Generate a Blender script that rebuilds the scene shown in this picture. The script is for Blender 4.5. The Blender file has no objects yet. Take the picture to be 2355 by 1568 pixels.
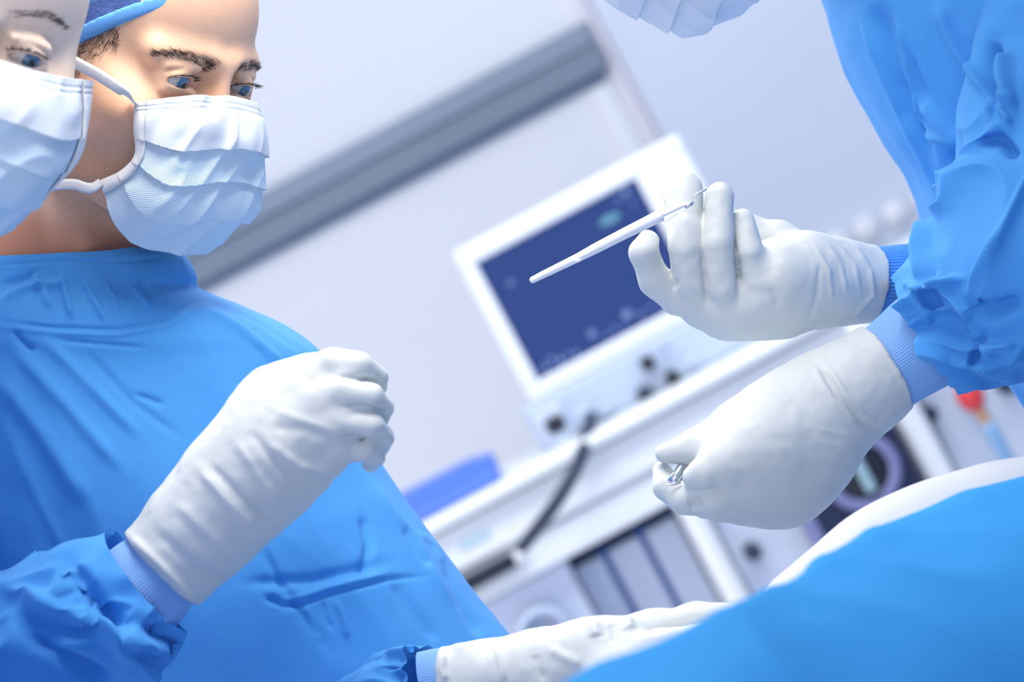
import bpy, math, random
import numpy as np
from mathutils import Vector, Matrix

random.seed(7)
np.random.seed(7)
scene = bpy.context.scene
COL = scene.collection

# ------------------------------------------------------------------ camera
FPX = 2355 * 85.0 / 36.0
ROLL = math.radians(28.0)
CR, SR = math.cos(ROLL), math.sin(ROLL)
E1 = np.array([CR, 0, -SR]); E2 = np.array([SR, 0, CR]); E3 = np.array([0, -1.0, 0])
CAM = np.array([0.0, 0.0, 1.25])
BASIS = np.array([E1, E2, E3])

cam_data = bpy.data.cameras.new('camera')
cam_data.lens = 85.0; cam_data.sensor_width = 36.0; cam_data.sensor_fit = 'HORIZONTAL'
cam_data.clip_start = 0.05; cam_data.clip_end = 60
cam_data.dof.use_dof = True
cam_data.dof.focus_distance = 1.58
cam_data.dof.aperture_fstop = 6.0
cam = bpy.data.objects.new('camera', cam_data); COL.objects.link(cam)
M = Matrix(((E1[0], E2[0], E3[0], CAM[0]), (E1[1], E2[1], E3[1], CAM[1]), (E1[2], E2[2], E3[2], CAM[2]), (0, 0, 0, 1)))
cam.matrix_world = M
scene.camera = cam

# ------------------------------------------------------------------ light and exposure
scene.view_settings.view_transform = 'Standard'
scene.view_settings.look = 'None'
scene.view_settings.exposure = 0.40
scene.view_settings.gamma = 1.0
scene.view_settings.use_curve_mapping = False
world = bpy.data.worlds.new('world'); scene.world = world; world.use_nodes = True
bg = world.node_tree.nodes['Background']
bg.inputs[0].default_value = (0.98, 0.94, 1.0, 1); bg.inputs[1].default_value = 1.15

def area_light(name, loc, target, sx, sy, power, color):
    d = bpy.data.lights.new(name, 'AREA'); d.shape = 'RECTANGLE'; d.size = sx; d.size_y = sy
    d.energy = power; d.color = color
    o = bpy.data.objects.new(name, d); COL.objects.link(o)
    o.location = loc
    o.rotation_euler = (Vector(target) - Vector(loc)).to_track_quat('-Z', 'Y').to_euler()
    return o
area_light('ceiling_panel_light', (-0.10, 2.75, 2.9), (0.0, 1.6, 1.2), 2.2, 1.2, 70, (0.98, 0.98, 0.92))
lamp = area_light('surgical_lamp_light', (0.24, 1.30, 2.06), (-0.24, 1.6, 1.43), 0.5, 0.5, 3.5, (1.0, 0.94, 0.84))
lamp.data.spread = math.radians(95)
area_light('rear_ceiling_light', (0.9, 3.2, 2.9), (0.7, 4.6, 0.9), 1.6, 0.8, 18, (1.0, 0.97, 0.95))

# ------------------------------------------------------------------ helpers
def L(px, py, D):
    """photograph pixel + distance -> metric camera-axes coordinates"""
    return np.array([(px - 1177.5) * D / FPX, (784.0 - py) * D / FPX, -D])

def W(q):
    q = np.asarray(q, float)
    return CAM + q @ BASIS

def LA(rows):
    return np.array([L(*r[:3]) for r in rows])

def toworld_xy(px, py, D):
    return W(L(px, py, D))

def setp(o, label=None, cat=None, group=None, kind=None):
    if label: o['label'] = label
    if cat: o['category'] = cat
    if group: o['group'] = group
    if kind: o['kind'] = kind
    return o

def empty(name, loc, **k):
    o = bpy.data.objects.new(name, None); COL.objects.link(o); o.location = Vector(loc)
    o.empty_display_size = 0.05
    return setp(o, **k)

def mesh_np(name, V, F, mats, parent=None, smooth=True, matidx=None, uv=None, attr=None, world_space=True):
    """V in world coordinates; F (n,4) or (n,3) int array."""
    V = np.asarray(V, float); F = np.asarray(F, np.int32)
    off = np.zeros(3)
    p = parent
    while p is not None:
        off = off + np.array(p.location); p = p.parent
    me = bpy.data.meshes.new(name)
    n, k = F.shape
    me.vertices.add(len(V)); me.vertices.foreach_set('co', (V - off).astype(np.float32).ravel())
    me.loops.add(n * k); me.loops.foreach_set('vertex_index', F.ravel())
    me.polygons.add(n)
    me.polygons.foreach_set('loop_start', np.arange(0, n * k, k, dtype=np.int32))
    me.polygons.foreach_set('loop_total', np.full(n, k, np.int32))
    if smooth: me.polygons.foreach_set('use_smooth', np.ones(n, bool))
    if not isinstance(mats, (list, tuple)): mats = [mats]
    for m in mats: me.materials.append(m)
    if matidx is not None: me.polygons.foreach_set('material_index', np.asarray(matidx, np.int32))
    if uv is not None:
        l = me.uv_layers.new(name='UVMap'); l.data.foreach_set('uv', np.asarray(uv, np.float32)[F.ravel()].ravel())
    if attr is not None:
        for an, av in attr.items():
            a = me.attributes.new(an, 'FLOAT', 'POINT'); a.data.foreach_set('value', np.asarray(av, np.float32))
    me.update(calc_edges=True); me.validate()
    o = bpy.data.objects.new(name, me); COL.objects.link(o)
    if parent: o.parent = parent
    return o

def normals_np(V, F):
    a = V[F[:, 0]]; b = V[F[:, 1]]; c = V[F[:, 2]]
    if F.shape[1] == 4:
        fn = np.cross(c - a, V[F[:, 3]] - b)
    else:
        fn = np.cross(b - a, c - a)
    N = np.zeros_like(V)
    for i in range(F.shape[1]):
        for k in range(3):
            N[:, k] += np.bincount(F[:, i], fn[:, k], len(V))
    return N / (np.linalg.norm(N, axis=1, keepdims=True) + 1e-12)

def smooth_np(V, F, it=2, lam=0.5):
    n = len(V)
    k = F.shape[1]
    A = np.concatenate([F[:, i] for i in range(k)]); B = np.concatenate([F[:, (i + 1) % k] for i in range(k)])
    A, B = np.concatenate([A, B]), np.concatenate([B, A])
    cnt = np.bincount(A, minlength=n)[:, None] + 1e-9
    for _ in range(it):
        S = np.stack([np.bincount(A, V[B, c], n) for c in range(3)], 1)
        V = V + lam * (S / cnt - V) * (cnt > 0.5)
    return V

# --- noise
def _hash(ix, iy, iz, s):
    h = (ix * 374761393 + iy * 668265263 + iz * 2147483647 + s * 974711) & 0xFFFFFFFF
    h = ((h ^ (h >> 13)) * 1274126177) & 0xFFFFFFFF
    h = h ^ (h >> 16)
    return (h & 0xFFFF) / 32767.5 - 1.0

def noise3(p, seed=0):
    p = np.asarray(p, float)
    i = np.floor(p).astype(np.int64); f = p - i
    u = f * f * f * (f * (f * 6 - 15) + 10)
    r = 0
    for dx in (0, 1):
        wx = u[:, 0] if dx else 1 - u[:, 0]
        for dy in (0, 1):
            wy = u[:, 1] if dy else 1 - u[:, 1]
            for dz in (0, 1):
                wz = u[:, 2] if dz else 1 - u[:, 2]
                r = r + wx * wy * wz * _hash(i[:, 0] + dx, i[:, 1] + dy, i[:, 2] + dz, seed)
    return r

def ridged(p, seed=0):
    return 1 - np.abs(noise3(p, seed)) * 2

# --- folds: polylines given in photograph pixels become raised or sunk creases on real surfaces
def fold_disp(Q, N, folds):
    """Q metric camera-axes coords, folds: (points px, width px, height m)"""
    px = 1177.5 + Q[:, 0] / -Q[:, 2] * FPX
    py = 784.0 - Q[:, 1] / -Q[:, 2] * FPX
    d = np.zeros(len(Q))
    face = np.clip(N[:, 2] * 2.5 + 0.3, 0, 1)
    for pts, w, a in folds:
        pts = np.asarray(pts, float)
        mn = pts.min(0) - 3.2 * w; mx = pts.max(0) + 3.2 * w
        idx = np.nonzero((px > mn[0]) & (px < mx[0]) & (py > mn[1]) & (py < mx[1]))[0]
        if len(idx) == 0: continue
        X = px[idx]; Y = py[idx]
        best = np.full(len(idx), 1e9); bs = np.zeros(len(idx))
        seg = np.linalg.norm(np.diff(pts, axis=0), axis=1); cum = np.concatenate([[0], np.cumsum(seg)]); T = cum[-1]
        for k in range(len(pts) - 1):
            ax, ay = pts[k]; bx, by = pts[k + 1] - pts[k]
            t = np.clip(((X - ax) * bx + (Y - ay) * by) / (seg[k] ** 2), 0, 1)
            dd = np.hypot(X - ax - t * bx, Y - ay - t * by)
            m = dd < best
            best[m] = dd[m]; bs[m] = cum[k] + t[m] * seg[k]
        s = bs / T
        fade = np.clip(np.minimum(s, 1 - s) * 5, 0, 1); fade = 0.15 + 0.85 * fade * fade * (3 - 2 * fade)
        d[idx] += a * np.exp(-(best / w) ** 2) * fade
    return d * face

# --- signed distance sculpting
class SDF:
    def __init__(s, lo, hi, h):
        s.h = h; s.lo = np.asarray(lo, float)
        s.n = np.ceil((np.asarray(hi, float) - s.lo) / h).astype(int) + 1
        s.d = np.full(s.n, 1.0, np.float32)
    def box(s, lo, hi):
        a = np.clip(np.floor((np.asarray(lo) - s.lo) / s.h).astype(int), 0, s.n - 1)
        b = np.clip(np.ceil((np.asarray(hi) - s.lo) / s.h).astype(int) + 1, 1, s.n)
        sl = tuple(slice(a[i], max(b[i], a[i] + 1)) for i in range(3))
        g = [s.lo[i] + s.h * np.arange(sl[i].start, sl[i].stop) for i in range(3)]
        return sl, g[0][:, None, None], g[1][None, :, None], g[2][None, None, :]
    def comb(s, sl, e, k, mode):
        a = s.d[sl]
        if mode == 'add':
            if k <= 0: r = np.minimum(a, e)
            else:
                t = np.clip(0.5 + 0.5 * (e - a) / k, 0, 1); r = e * (1 - t) + a * t - k * t * (1 - t)
        elif mode == 'sub':
            if k <= 0: r = np.maximum(a, -e)
            else:
                t = np.clip(0.5 - 0.5 * (a + e) / k, 0, 1); r = a * (1 - t) - e * t + k * t * (1 - t)
        s.d[sl] = r
    def cone(s, a, b, ra, rb, k=0.004, mode='add', flat=None):
        a = np.asarray(a, float); b = np.asarray(b, float)
        R = max(ra, rb) + k + 3 * s.h + 0.006
        sl, X, Y, Z = s.box(np.minimum(a, b) - R, np.maximum(a, b) + R)
        v = b - a; vv = v @ v + 1e-12
        t = np.clip(((X - a[0]) * v[0] + (Y - a[1]) * v[1] + (Z - a[2]) * v[2]) / vv, 0, 1)
        dx = X - a[0] - t * v[0]; dy = Y - a[1] - t * v[1]; dz = Z - a[2] - t * v[2]
        if flat is not None:  # flattening along an axis (unit vector, factor)
            ax, f = flat
            q = dx * ax[0] + dy * ax[1] + dz * ax[2]
            dx = dx + q * ax[0] * (f - 1); dy = dy + q * ax[1] * (f - 1); dz = dz + q * ax[2] * (f - 1)
        e = np.sqrt(dx * dx + dy * dy + dz * dz) - (ra + (rb - ra) * t)
        s.comb(sl, e, k, mode)
    def ell(s, c, r, k=0.004, mode='add', R=None):
        c = np.asarray(c, float); r = np.asarray(r, float)
        m = (max(r) if R is not None else r) + k + 3 * s.h + 0.006
        sl, X, Y, Z = s.box(c - m, c + m)
        dx = X - c[0]; dy = Y - c[1]; dz = Z - c[2]
        if R is not None:
            dx, dy, dz = (R[0, 0] * dx + R[1, 0] * dy + R[2, 0] * dz, R[0, 1] * dx + R[1, 1] * dy + R[2, 1] * dz,
                          R[0, 2] * dx + R[1, 2] * dy + R[2, 2] * dz)
        k0 = np.sqrt((dx / r[0]) ** 2 + (dy / r[1]) ** 2 + (dz / r[2]) ** 2)
        k1 = np.sqrt((dx / r[0] ** 2) ** 2 + (dy / r[1] ** 2) ** 2 + (dz / r[2] ** 2) ** 2) + 1e-9
        e = k0 * (k0 - 1) / k1
        s.comb(sl, e, k, mode)
    def mesh(s, smooth=2):
        d = s.d.copy()
        # close the boundary
        for ax in range(3):
            for e in (0, -1):
                sl = [slice(None)] * 3; sl[ax] = e
                d[tuple(sl)] = np.maximum(d[tuple(sl)], s.h * 0.5)
        ins = d < 0
        nx, ny, nz = d.shape
        cnt = np.zeros((nx - 1, ny - 1, nz - 1), np.int8)
        offs = [(i, j, k) for i in (0, 1) for j in (0, 1) for k in (0, 1)]
        for i, j, k in offs:
            cnt += ins[i:nx - 1 + i, j:ny - 1 + j, k:nz - 1 + k]
        I, J, K = np.nonzero((cnt > 0) & (cnt < 8))
        ids = np.full(cnt.shape, -1, np.int32); ids[I, J, K] = np.arange(len(I))
        P = np.zeros((len(I), 3)); C = np.zeros(len(I))
        for a in offs:
            for ax in range(3):
                if a[ax] == 1: continue
                b = list(a); b[ax] = 1
                da = d[I + a[0], J + a[1], K + a[2]]; db = d[I + b[0], J + b[1], K + b[2]]
                m = (da < 0) != (db < 0)
                t = da[m] / (da[m] - db[m])
                pos = np.tile(np.array(a, float), (m.sum(), 1)); pos[:, ax] = t
                P[m] += pos; C[m] += 1
        V = s.lo + s.h * (P / C[:, None] + np.stack([I, J, K], 1))
        F = []
        for ax in range(3):
            sa = [slice(None)] * 3; sb = [slice(None)] * 3
            sa[ax] = slice(0, -1); sb[ax] = slice(1, None)
            A = ins[tuple(sa)]; B = ins[tuple(sb)]
            ch = A != B
            c = np.stack(np.nonzero(ch), 1)
            o1, o2 = (ax + 1) % 3, (ax + 2) % 3
            ok = (c[:, o1] > 0) & (c[:, o2] > 0) & (c[:, o1] < d.shape[o1] - 1) & (c[:, o2] < d.shape[o2] - 1)
            c = c[ok]
            inside = A[c[:, 0], c[:, 1], c[:, 2]]
            q = []
            for s1, s2 in ((-1, -1), (0, -1), (0, 0), (-1, 0)):
                cc = c.copy(); cc[:, o1] += s1; cc[:, o2] += s2
                q.append(ids[cc[:, 0], cc[:, 1], cc[:, 2]])
            q = np.stack(q, 1)
            q[~inside] = q[~inside][:, ::-1]
            F.append(q)
        F = np.concatenate(F)
        if smooth: V = smooth_np(V, F, smooth, 0.5)
        return V, F

def catmull(pts, n):
    """pts (k,c) -> n samples, chord-length parameter"""
    pts = np.asarray(pts, float)
    k = len(pts)
    dist = np.concatenate([[0], np.cumsum(np.maximum(np.linalg.norm(np.diff(pts[:, :3], axis=0), axis=1), 1e-6))])
    t = np.linspace(0, dist[-1], n)
    return interp_cr(dist, pts, t)

def interp_cr(x, Y, t):
    """monotone-safe cubic Hermite interpolation of Y (k,c) at t"""
    x = np.asarray(x, float); Y = np.asarray(Y, float)
    if Y.ndim == 1: Y = Y[:, None]
    k = len(x)
    m = np.zeros_like(Y)
    d = np.diff(Y, axis=0) / np.diff(x)[:, None]
    m[0] = d[0]; m[-1] = d[-1]
    if k > 2:
        h0 = np.diff(x)[:-1, None]; h1 = np.diff(x)[1:, None]
        m[1:-1] = (d[:-1] * h1 + d[1:] * h0) / (h0 + h1)
    i = np.clip(np.searchsorted(x, t) - 1, 0, k - 2)
    h = (x[i + 1] - x[i])[:, None]; s = ((t - x[i]) / (x[i + 1] - x[i]))[:, None]
    return (Y[i] * (2 * s ** 3 - 3 * s ** 2 + 1) + m[i] * h * (s ** 3 - 2 * s ** 2 + s)
            + Y[i + 1] * (-2 * s ** 3 + 3 * s ** 2) + m[i + 1] * h * (s ** 3 - s ** 2))

def grid_faces(nr, nc, wrap=True):
    i = np.arange(nr - 1)[:, None]; j = np.arange(nc if wrap else nc - 1)[None, :]
    j2 = (j + 1) % nc
    return np.stack([i * nc + j, i * nc + j2, (i + 1) * nc + j2, (i + 1) * nc + j], -1).reshape(-1, 4)

def tube_np(path, nr, nc, flat=1.0):
    """path rows: (px,py,D,r_px) -> V (metric camera axes), F, s (arc), theta. The radius is in photograph pixels at its distance"""
    rows = np.array([np.concatenate([L(*r[:3]), [r[3] * r[2] / FPX]]) for r in path])
    S = catmull(rows, nr)
    C = S[:, :3]; R = S[:, 3]
    T = np.gradient(C, axis=0); T /= np.linalg.norm(T, axis=1, keepdims=True)
    up = np.array([0, 0, 1.0])
    n = up - T[0] * (up @ T[0]); n /= np.linalg.norm(n)
    Ns = []
    for t in T:
        n = n - t * (n @ t); n /= np.linalg.norm(n); Ns.append(n)
    Ns = np.array(Ns); Bs = np.cross(T, Ns)
    th = np.linspace(0, 2 * np.pi, nc, endpoint=False)
    V = C[:, None, :] + R[:, None, None] * (flat * np.cos(th)[None, :, None] * Ns[:, None, :] + np.sin(th)[None, :, None] * Bs[:, None, :])
    arc = np.concatenate([[0], np.cumsum(np.linalg.norm(np.diff(C, axis=0), axis=1))])
    s = np.repeat(arc, nc); tt = np.tile(th, nr)
    F = grid_faces(nr, nc)[:, ::-1]
    return V.reshape(-1, 3), F, s, tt

def fix_out(V, F):
    """flip if the faces look inward"""
    c = V.mean(0)
    N = normals_np(V, F)
    if ((V - c) * N).sum() < 0: F = F[:, ::-1].copy()
    return F

# ------------------------------------------------------------------ materials
def mat(name, color, rough=0.5, metal=0.0, bump=0, bump_scale=200, var=0, var_scale=20, sheen=0, sss=0, sss_r=(1, .4, .2), spec=0.5, coat=0, transl=0, stripes=None, emit=None):
    m = bpy.data.materials.new(name); m.use_nodes = True
    nt = m.node_tree; b = nt.nodes['Principled BSDF']
    b.inputs['Base Color'].default_value = (*color, 1)
    b.inputs['Roughness'].default_value = rough; b.inputs['Metallic'].default_value = metal
    b.inputs['Specular IOR Level'].default_value = spec
    if coat: b.inputs['Coat Weight'].default_value = coat
    if sheen: b.inputs['Sheen Weight'].default_value = sheen
    if sss:
        b.inputs['Subsurface Weight'].default_value = sss; b.inputs['Subsurface Radius'].default_value = sss_r
        b.inputs['Subsurface Scale'].default_value = 0.006
    if emit:
        b.inputs['Emission Color'].default_value = (*emit[0], 1); b.inputs['Emission Strength'].default_value = emit[1]
    tc = nt.nodes.new('ShaderNodeTexCoord')
    if var:
        n = nt.nodes.new('ShaderNodeTexNoise'); n.inputs['Scale'].default_value = var_scale; n.inputs['Detail'].default_value = 5
        nt.links.new(tc.outputs['Object'], n.inputs['Vector'])
        mx = nt.nodes.new('ShaderNodeMix'); mx.data_type = 'RGBA'
        mx.inputs[6].default_value = (*[c * (1 - var) for c in color], 1); mx.inputs[7].default_value = (*[min(1, c * (1 + var)) for c in color], 1)
        nt.links.new(n.outputs['Fac'], mx.inputs[0]); nt.links.new(mx.outputs[2], b.inputs['Base Color'])
    hnode = None
    if stripes:
        uvn = nt.nodes.new('ShaderNodeUVMap'); uvn.uv_map = 'UVMap'
        w = nt.nodes.new('ShaderNodeTexWave'); w.bands_direction = stripes[1]; w.inputs['Scale'].default_value = stripes[0]
        w.inputs['Distortion'].default_value = 0.0
        nt.links.new(uvn.outputs['UV'], w.inputs['Vector'])
        mx = nt.nodes.new('ShaderNodeMix'); mx.data_type = 'RGBA'
        mx.inputs[6].default_value = (*stripes[2], 1); mx.inputs[7].default_value = (*color, 1)
        nt.links.new(w.outputs['Fac'], mx.inputs[0]); nt.links.new(mx.outputs[2], b.inputs['Base Color'])
        hnode = w
    if bump:
        bp = nt.nodes.new('ShaderNodeBump'); bp.inputs['Strength'].default_value = bump; bp.inputs['Distance'].default_value = 0.001
        if hnode is None:
            n = nt.nodes.new('ShaderNodeTexNoise'); n.inputs['Scale'].default_value = bump_scale; n.inputs['Detail'].default_value = 3
            nt.links.new(tc.outputs['Object'], n.inputs['Vector']); nt.links.new(n.outputs['Fac'], bp.inputs['Height'])
        else:
            nt.links.new(hnode.outputs['Fac'], bp.inputs['Height'])
        nt.links.new(bp.outputs['Normal'], b.inputs['Normal'])
    if transl:
        out = nt.nodes['Material Output']
        tr = nt.nodes.new('ShaderNodeBsdfTranslucent'); tr.inputs['Color'].default_value = (*[min(1, c * 1.1) for c in color], 1)
        ms = nt.nodes.new('ShaderNodeMixShader'); ms.inputs[0].default_value = transl
        nt.links.new(b.outputs[0], ms.inputs[1]); nt.links.new(tr.outputs[0], ms.inputs[2]); nt.links.new(ms.outputs[0], out.inputs['Surface'])
    return m

def skin_mat(name, base, red, stub):
    """skin whose own colour varies: attribute 'stubble' darkens towards beard, 'flush' reddens"""
    m = mat(name, base, rough=0.48, sss=0.25, sss_r=(1.0, 0.35, 0.2), spec=0.4)
    nt = m.node_tree; b = nt.nodes['Principled BSDF']
    tc = nt.nodes['Texture Coordinate']
    n = nt.nodes.new('ShaderNodeTexNoise'); n.inputs['Scale'].default_value = 90; n.inputs['Detail'].default_value = 6
    nt.links.new(tc.outputs['Object'], n.inputs['Vector'])
    def mixc(fac, a, bcol):
        mx = nt.nodes.new('ShaderNodeMix'); mx.data_type = 'RGBA'
        if isinstance(fac, float): mx.inputs[0].default_value = fac
        else: nt.links.new(fac, mx.inputs[0])
        if isinstance(a, tuple): mx.inputs[6].default_value = (*a, 1)
        else: nt.links.new(a, mx.inputs[6])
        mx.inputs[7].default_value = (*bcol, 1)
        return mx.outputs[2]
    def attr(nm):
        a = nt.nodes.new('ShaderNodeAttribute'); a.attribute_name = nm; return a.outputs['Fac']
    def mul(a, b2):
        q = nt.nodes.new('ShaderNodeMath'); q.operation = 'MULTIPLY'
        nt.links.new(a, q.inputs[0])
        if isinstance(b2, float): q.inputs[1].default_value = b2
        else: nt.links.new(b2, q.inputs[1])
        return q.outputs[0]
    c = mixc(mul(n.outputs['Fac'], 0.5), base, tuple(x * 0.8 for x in base))
    c = mixc(attr('flush'), c, red)
    n2 = nt.nodes.new('ShaderNodeTexNoise'); n2.inputs['Scale'].default_value = 900; n2.inputs['Detail'].default_value = 2
    nt.links.new(tc.outputs['Object'], n2.inputs['Vector'])
    rp = nt.nodes.new('ShaderNodeMapRange'); rp.inputs[1].default_value = 0.35; rp.inputs[2].default_value = 0.65
    rp.inputs[3].default_value = 0.25; rp.inputs[4].default_value = 1.0
    nt.links.new(n2.outputs['Fac'], rp.inputs[0])
    c = mixc(mul(attr('stubble'), rp.outputs[0]), c, stub)
    nt.links.new(c, b.inputs['Base Color'])
    bp = nt.nodes.new('ShaderNodeBump'); bp.inputs['Strength'].default_value = 0.25; bp.inputs['Distance'].default_value = 0.0006
    n3 = nt.nodes.new('ShaderNodeTexNoise'); n3.inputs['Scale'].default_value = 700; n3.inputs['Detail'].default_value = 3
    nt.links.new(tc.outputs['Object'], n3.inputs['Vector']); nt.links.new(n3.outputs['Fac'], bp.inputs['Height'])
    nt.links.new(bp.outputs['Normal'], b.inputs['Normal'])
    return m

GOWN = (0.078, 0.35, 0.80)
m_gown = mat('gown_fabric', GOWN, rough=0.8, bump=0.25, bump_scale=900, sheen=0.05, transl=0.12, spec=0.25)
m_seam = mat('gown_seam', (0.04, 0.26, 0.72), rough=0.8)
m_cuff = mat('cuff_knit', (0.24, 0.48, 0.88), rough=0.85, sheen=0.2, transl=0.05)
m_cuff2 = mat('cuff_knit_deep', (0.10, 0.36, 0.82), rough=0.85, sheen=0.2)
m_glove = mat('latex_glove', (0.62, 0.66, 0.66), rough=0.5, bump=0.12, bump_scale=500, sss=0.15, sss_r=(0.6, 0.7, 0.8), spec=0.35)
m_skin = skin_mat('skin_tanned', (0.90, 0.57, 0.38), (0.50, 0.16, 0.08), (0.30, 0.16, 0.10))
m_skin_w = skin_mat('skin_fair', (0.93, 0.75, 0.62), (0.62, 0.32, 0.24), (0.28, 0.22, 0.18))
m_hair = mat('dark_hair', (0.035, 0.028, 0.026), rough=0.5)
m_hair_w = mat('brown_hair', (0.10, 0.075, 0.055), rough=0.5)
m_eye = mat('eye_white', (0.50, 0.47, 0.46), rough=0.12, coat=1.0)
m_iris = mat('iris_blue', (0.055, 0.14, 0.26), rough=0.1, coat=1.0, var=0.5, var_scale=900)
m_pupil = mat('pupil_black', (0.005, 0.005, 0.006), rough=0.05, coat=1.0)
m_maskw = mat('mask_white_nonwoven', (0.74, 0.82, 0.92), rough=0.8, stripes=(60, 'Y', (0.80, 0.87, 0.95)), bump=0.2, transl=0.15)
m_maskb = mat('mask_blue_nonwoven', (0.60, 0.80, 0.98), rough=0.8, stripes=(50, 'DIAGONAL', (0.76, 0.90, 1.0)), bump=0.3, transl=0.15)
m_tie = mat('mask_tie', (0.80, 0.82, 0.84), rough=0.85, bump=0.3, bump_scale=1500)
m_cap = mat('cap_nonwoven', (0.09, 0.16, 0.42), rough=0.85, bump=0.5, bump_scale=500, var=0.4, var_scale=150)
m_caprim = mat('cap_rim', (0.14, 0.42, 0.86), rough=0.8)
m_drape = mat('drape_fabric', (0.052, 0.35, 0.76), rough=0.95, spec=0.1)
m_sheet = mat('white_sheet', (0.74, 0.77, 0.79), rough=0.9)
m_wall = mat('wall_paint', (0.79, 0.83, 0.87), rough=0.6, var=0.03, var_scale=1.5)
m_shadewall = mat('shade_wall_blue', (0.30, 0.38, 0.56), rough=0.6, var=0.03, var_scale=1.5)  # for the added unseen walls; blue so the dimmed fill turns bluish
m_door = mat('door_laminate', (0.70, 0.77, 0.87), rough=0.45, var=0.03, var_scale=2)
m_ceiling = mat('ceiling_paint', (0.85, 0.88, 0.93), rough=0.8)
m_floor = mat('floor_vinyl', (0.62, 0.66, 0.74), rough=0.35, var=0.05, var_scale=3)
m_rail = mat('rail_satin_metal', (0.20, 0.26, 0.33), rough=0.42, metal=0.2, var=0.05, var_scale=3)
m_rail2 = mat('rail_upper_metal', (0.26, 0.33, 0.42), rough=0.40, metal=0.2, var=0.05, var_scale=3)
m_groove = mat('rail_groove', (0.16, 0.24, 0.36), rough=0.5)
m_pink = mat('frame_seal', (0.82, 0.78, 0.86), rough=0.6)
m_mach = mat('machine_white', (0.85, 0.89, 0.92), rough=0.35)
m_machg = mat('machine_grey', (0.50, 0.60, 0.76), rough=0.4)
m_machl = mat('machine_lavender', (0.62, 0.69, 0.83), rough=0.45)
m_black = mat('black_plastic', (0.012, 0.016, 0.03), rough=0.4)
m_navy = mat('navy_panel', (0.02, 0.025, 0.07), rough=0.35)
m_ring = mat('dial_ring', (0.20, 0.22, 0.42), rough=0.5)
m_teal = mat('indicator_teal', (0.32, 0.48, 0.55), rough=0.4)
m_hose = mat('hose_rubber', (0.025, 0.04, 0.08), rough=0.5)
m_bluecase = mat('blue_case_plastic', (0.10, 0.22, 0.76), rough=0.45)
m_bluegap = mat('blue_divider', (0.10, 0.26, 0.78), rough=0.5)
m_red = mat('red_connector', (0.75, 0.05, 0.06), rough=0.45)
m_amber = mat('amber_collar', (0.55, 0.30, 0.16), rough=0.5)
m_bluetube = mat('blue_grey_tube', (0.20, 0.38, 0.62), rough=0.4)
m_steel = mat('stainless_steel', (0.62, 0.66, 0.70), rough=0.25, metal=1.0)
m_instr = mat('white_instrument_plastic', (0.88, 0.90, 0.94), rough=0.3)
m_screen = mat('screen_glass', (0.008, 0.012, 0.035), rough=0.35, spec=0.2, emit=((0.018, 0.042, 0.165), 1.0))
m_trace = mat('screen_traces', (0.02, 0.03, 0.06), rough=0.3, emit=((0.16, 0.22, 0.48), 1.0))
m_trace2 = mat('screen_readout_teal', (0.02, 0.03, 0.06), rough=0.3, emit=((0.10, 0.28, 0.38), 1.0))
m_shoe = mat('white_clog', (0.7, 0.72, 0.75), rough=0.5)
m_print = mat('pale_teal_print', (0.50, 0.68, 0.78), rough=0.5)

# ------------------------------------------------------------------ box helper in room axes
def wpos(u, v, D):
    """room-axis pixels (u right, v up at distance D) -> world"""
    return np.array([u * D / FPX, D, CAM[2] + v * D / FPX])

def bm_obj(name, bm, m, parent=None, smooth=False):
    me = bpy.data.meshes.new(name); bm.to_mesh(me); bm.free()
    off = Vector((0, 0, 0)); p = parent
    while p is not None: off += p.location; p = p.parent
    me.transform(Matrix.Translation(-off))
    for mm in (m if isinstance(m, (list, tuple)) else [m]): me.materials.append(mm)
    if smooth:
        for q in me.polygons: q.use_smooth = True
    o = bpy.data.objects.new(name, me); COL.objects.link(o)
    if parent: o.parent = parent
    return o

import bmesh
def bm_box(bm, lo, hi, bev=0.0, seg=2):
    lo = Vector(lo); hi = Vector(hi)
    r = bmesh.ops.create_cube(bm, size=1.0)
    vs = r['verts']
    for v in vs:
        v.co = Vector([lo[i] + (v.co[i] + 0.5) * (hi[i] - lo[i]) for i in range(3)])
    if bev > 0:
        es = list({e for v in vs for e in v.link_edges})
        bmesh.ops.bevel(bm, geom=es, offset=bev, segments=seg, profile=0.5, affect='EDGES')

def box(name, u0, u1, v0, v1, D, depth, m, parent=None, bev=0.003):
    """front face at distance D spanning room pixels, going back by depth"""
    a = wpos(u0, v0, D); b = wpos(u1, v1, D)
    bm = bmesh.new(); bm_box(bm, (a[0], D, a[2]), (b[0], D + depth, b[2]), bev)
    return bm_obj(name, bm, m, parent)

def disc(name, u, v, D, r_px, depth, m, parent=None, seg=32, inner=None, bev=0.15):
    """knob / ring whose axis points to the front, front face at D"""
    c = wpos(u, v, D); r = r_px * D / FPX
    bm = bmesh.new()
    prof = [(0, 0), (r * (1 - bev), 0), (r, r * bev), (r, depth), (0, depth)] if inner is None else \
        [(inner * D / FPX, 0.2 * depth), (inner * D / FPX + r * .05, 0), (r * 0.95, 0), (r, depth * .2), (r, depth), (inner * D / FPX, depth), (inner * D / FPX, 0.2 * depth)]
    rings = []
    for (q, d) in prof:
        rings.append([bm.verts.new((c[0] + q * math.cos(t * 2 * math.pi / seg), c[1] + d, c[2] + q * math.sin(t * 2 * math.pi / seg))) for t in range(seg)])
    for a, b in zip(rings[:-1], rings[1:]):
        for t in range(seg):
            bm.faces.new((a[t], a[(t + 1) % seg], b[(t + 1) % seg], b[t]))
    bmesh.ops.remove_doubles(bm, verts=bm.verts, dist=1e-6)
    bmesh.ops.recalc_face_normals(bm, faces=bm.faces)
    return bm_obj(name, bm, m, parent, smooth=True)

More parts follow.
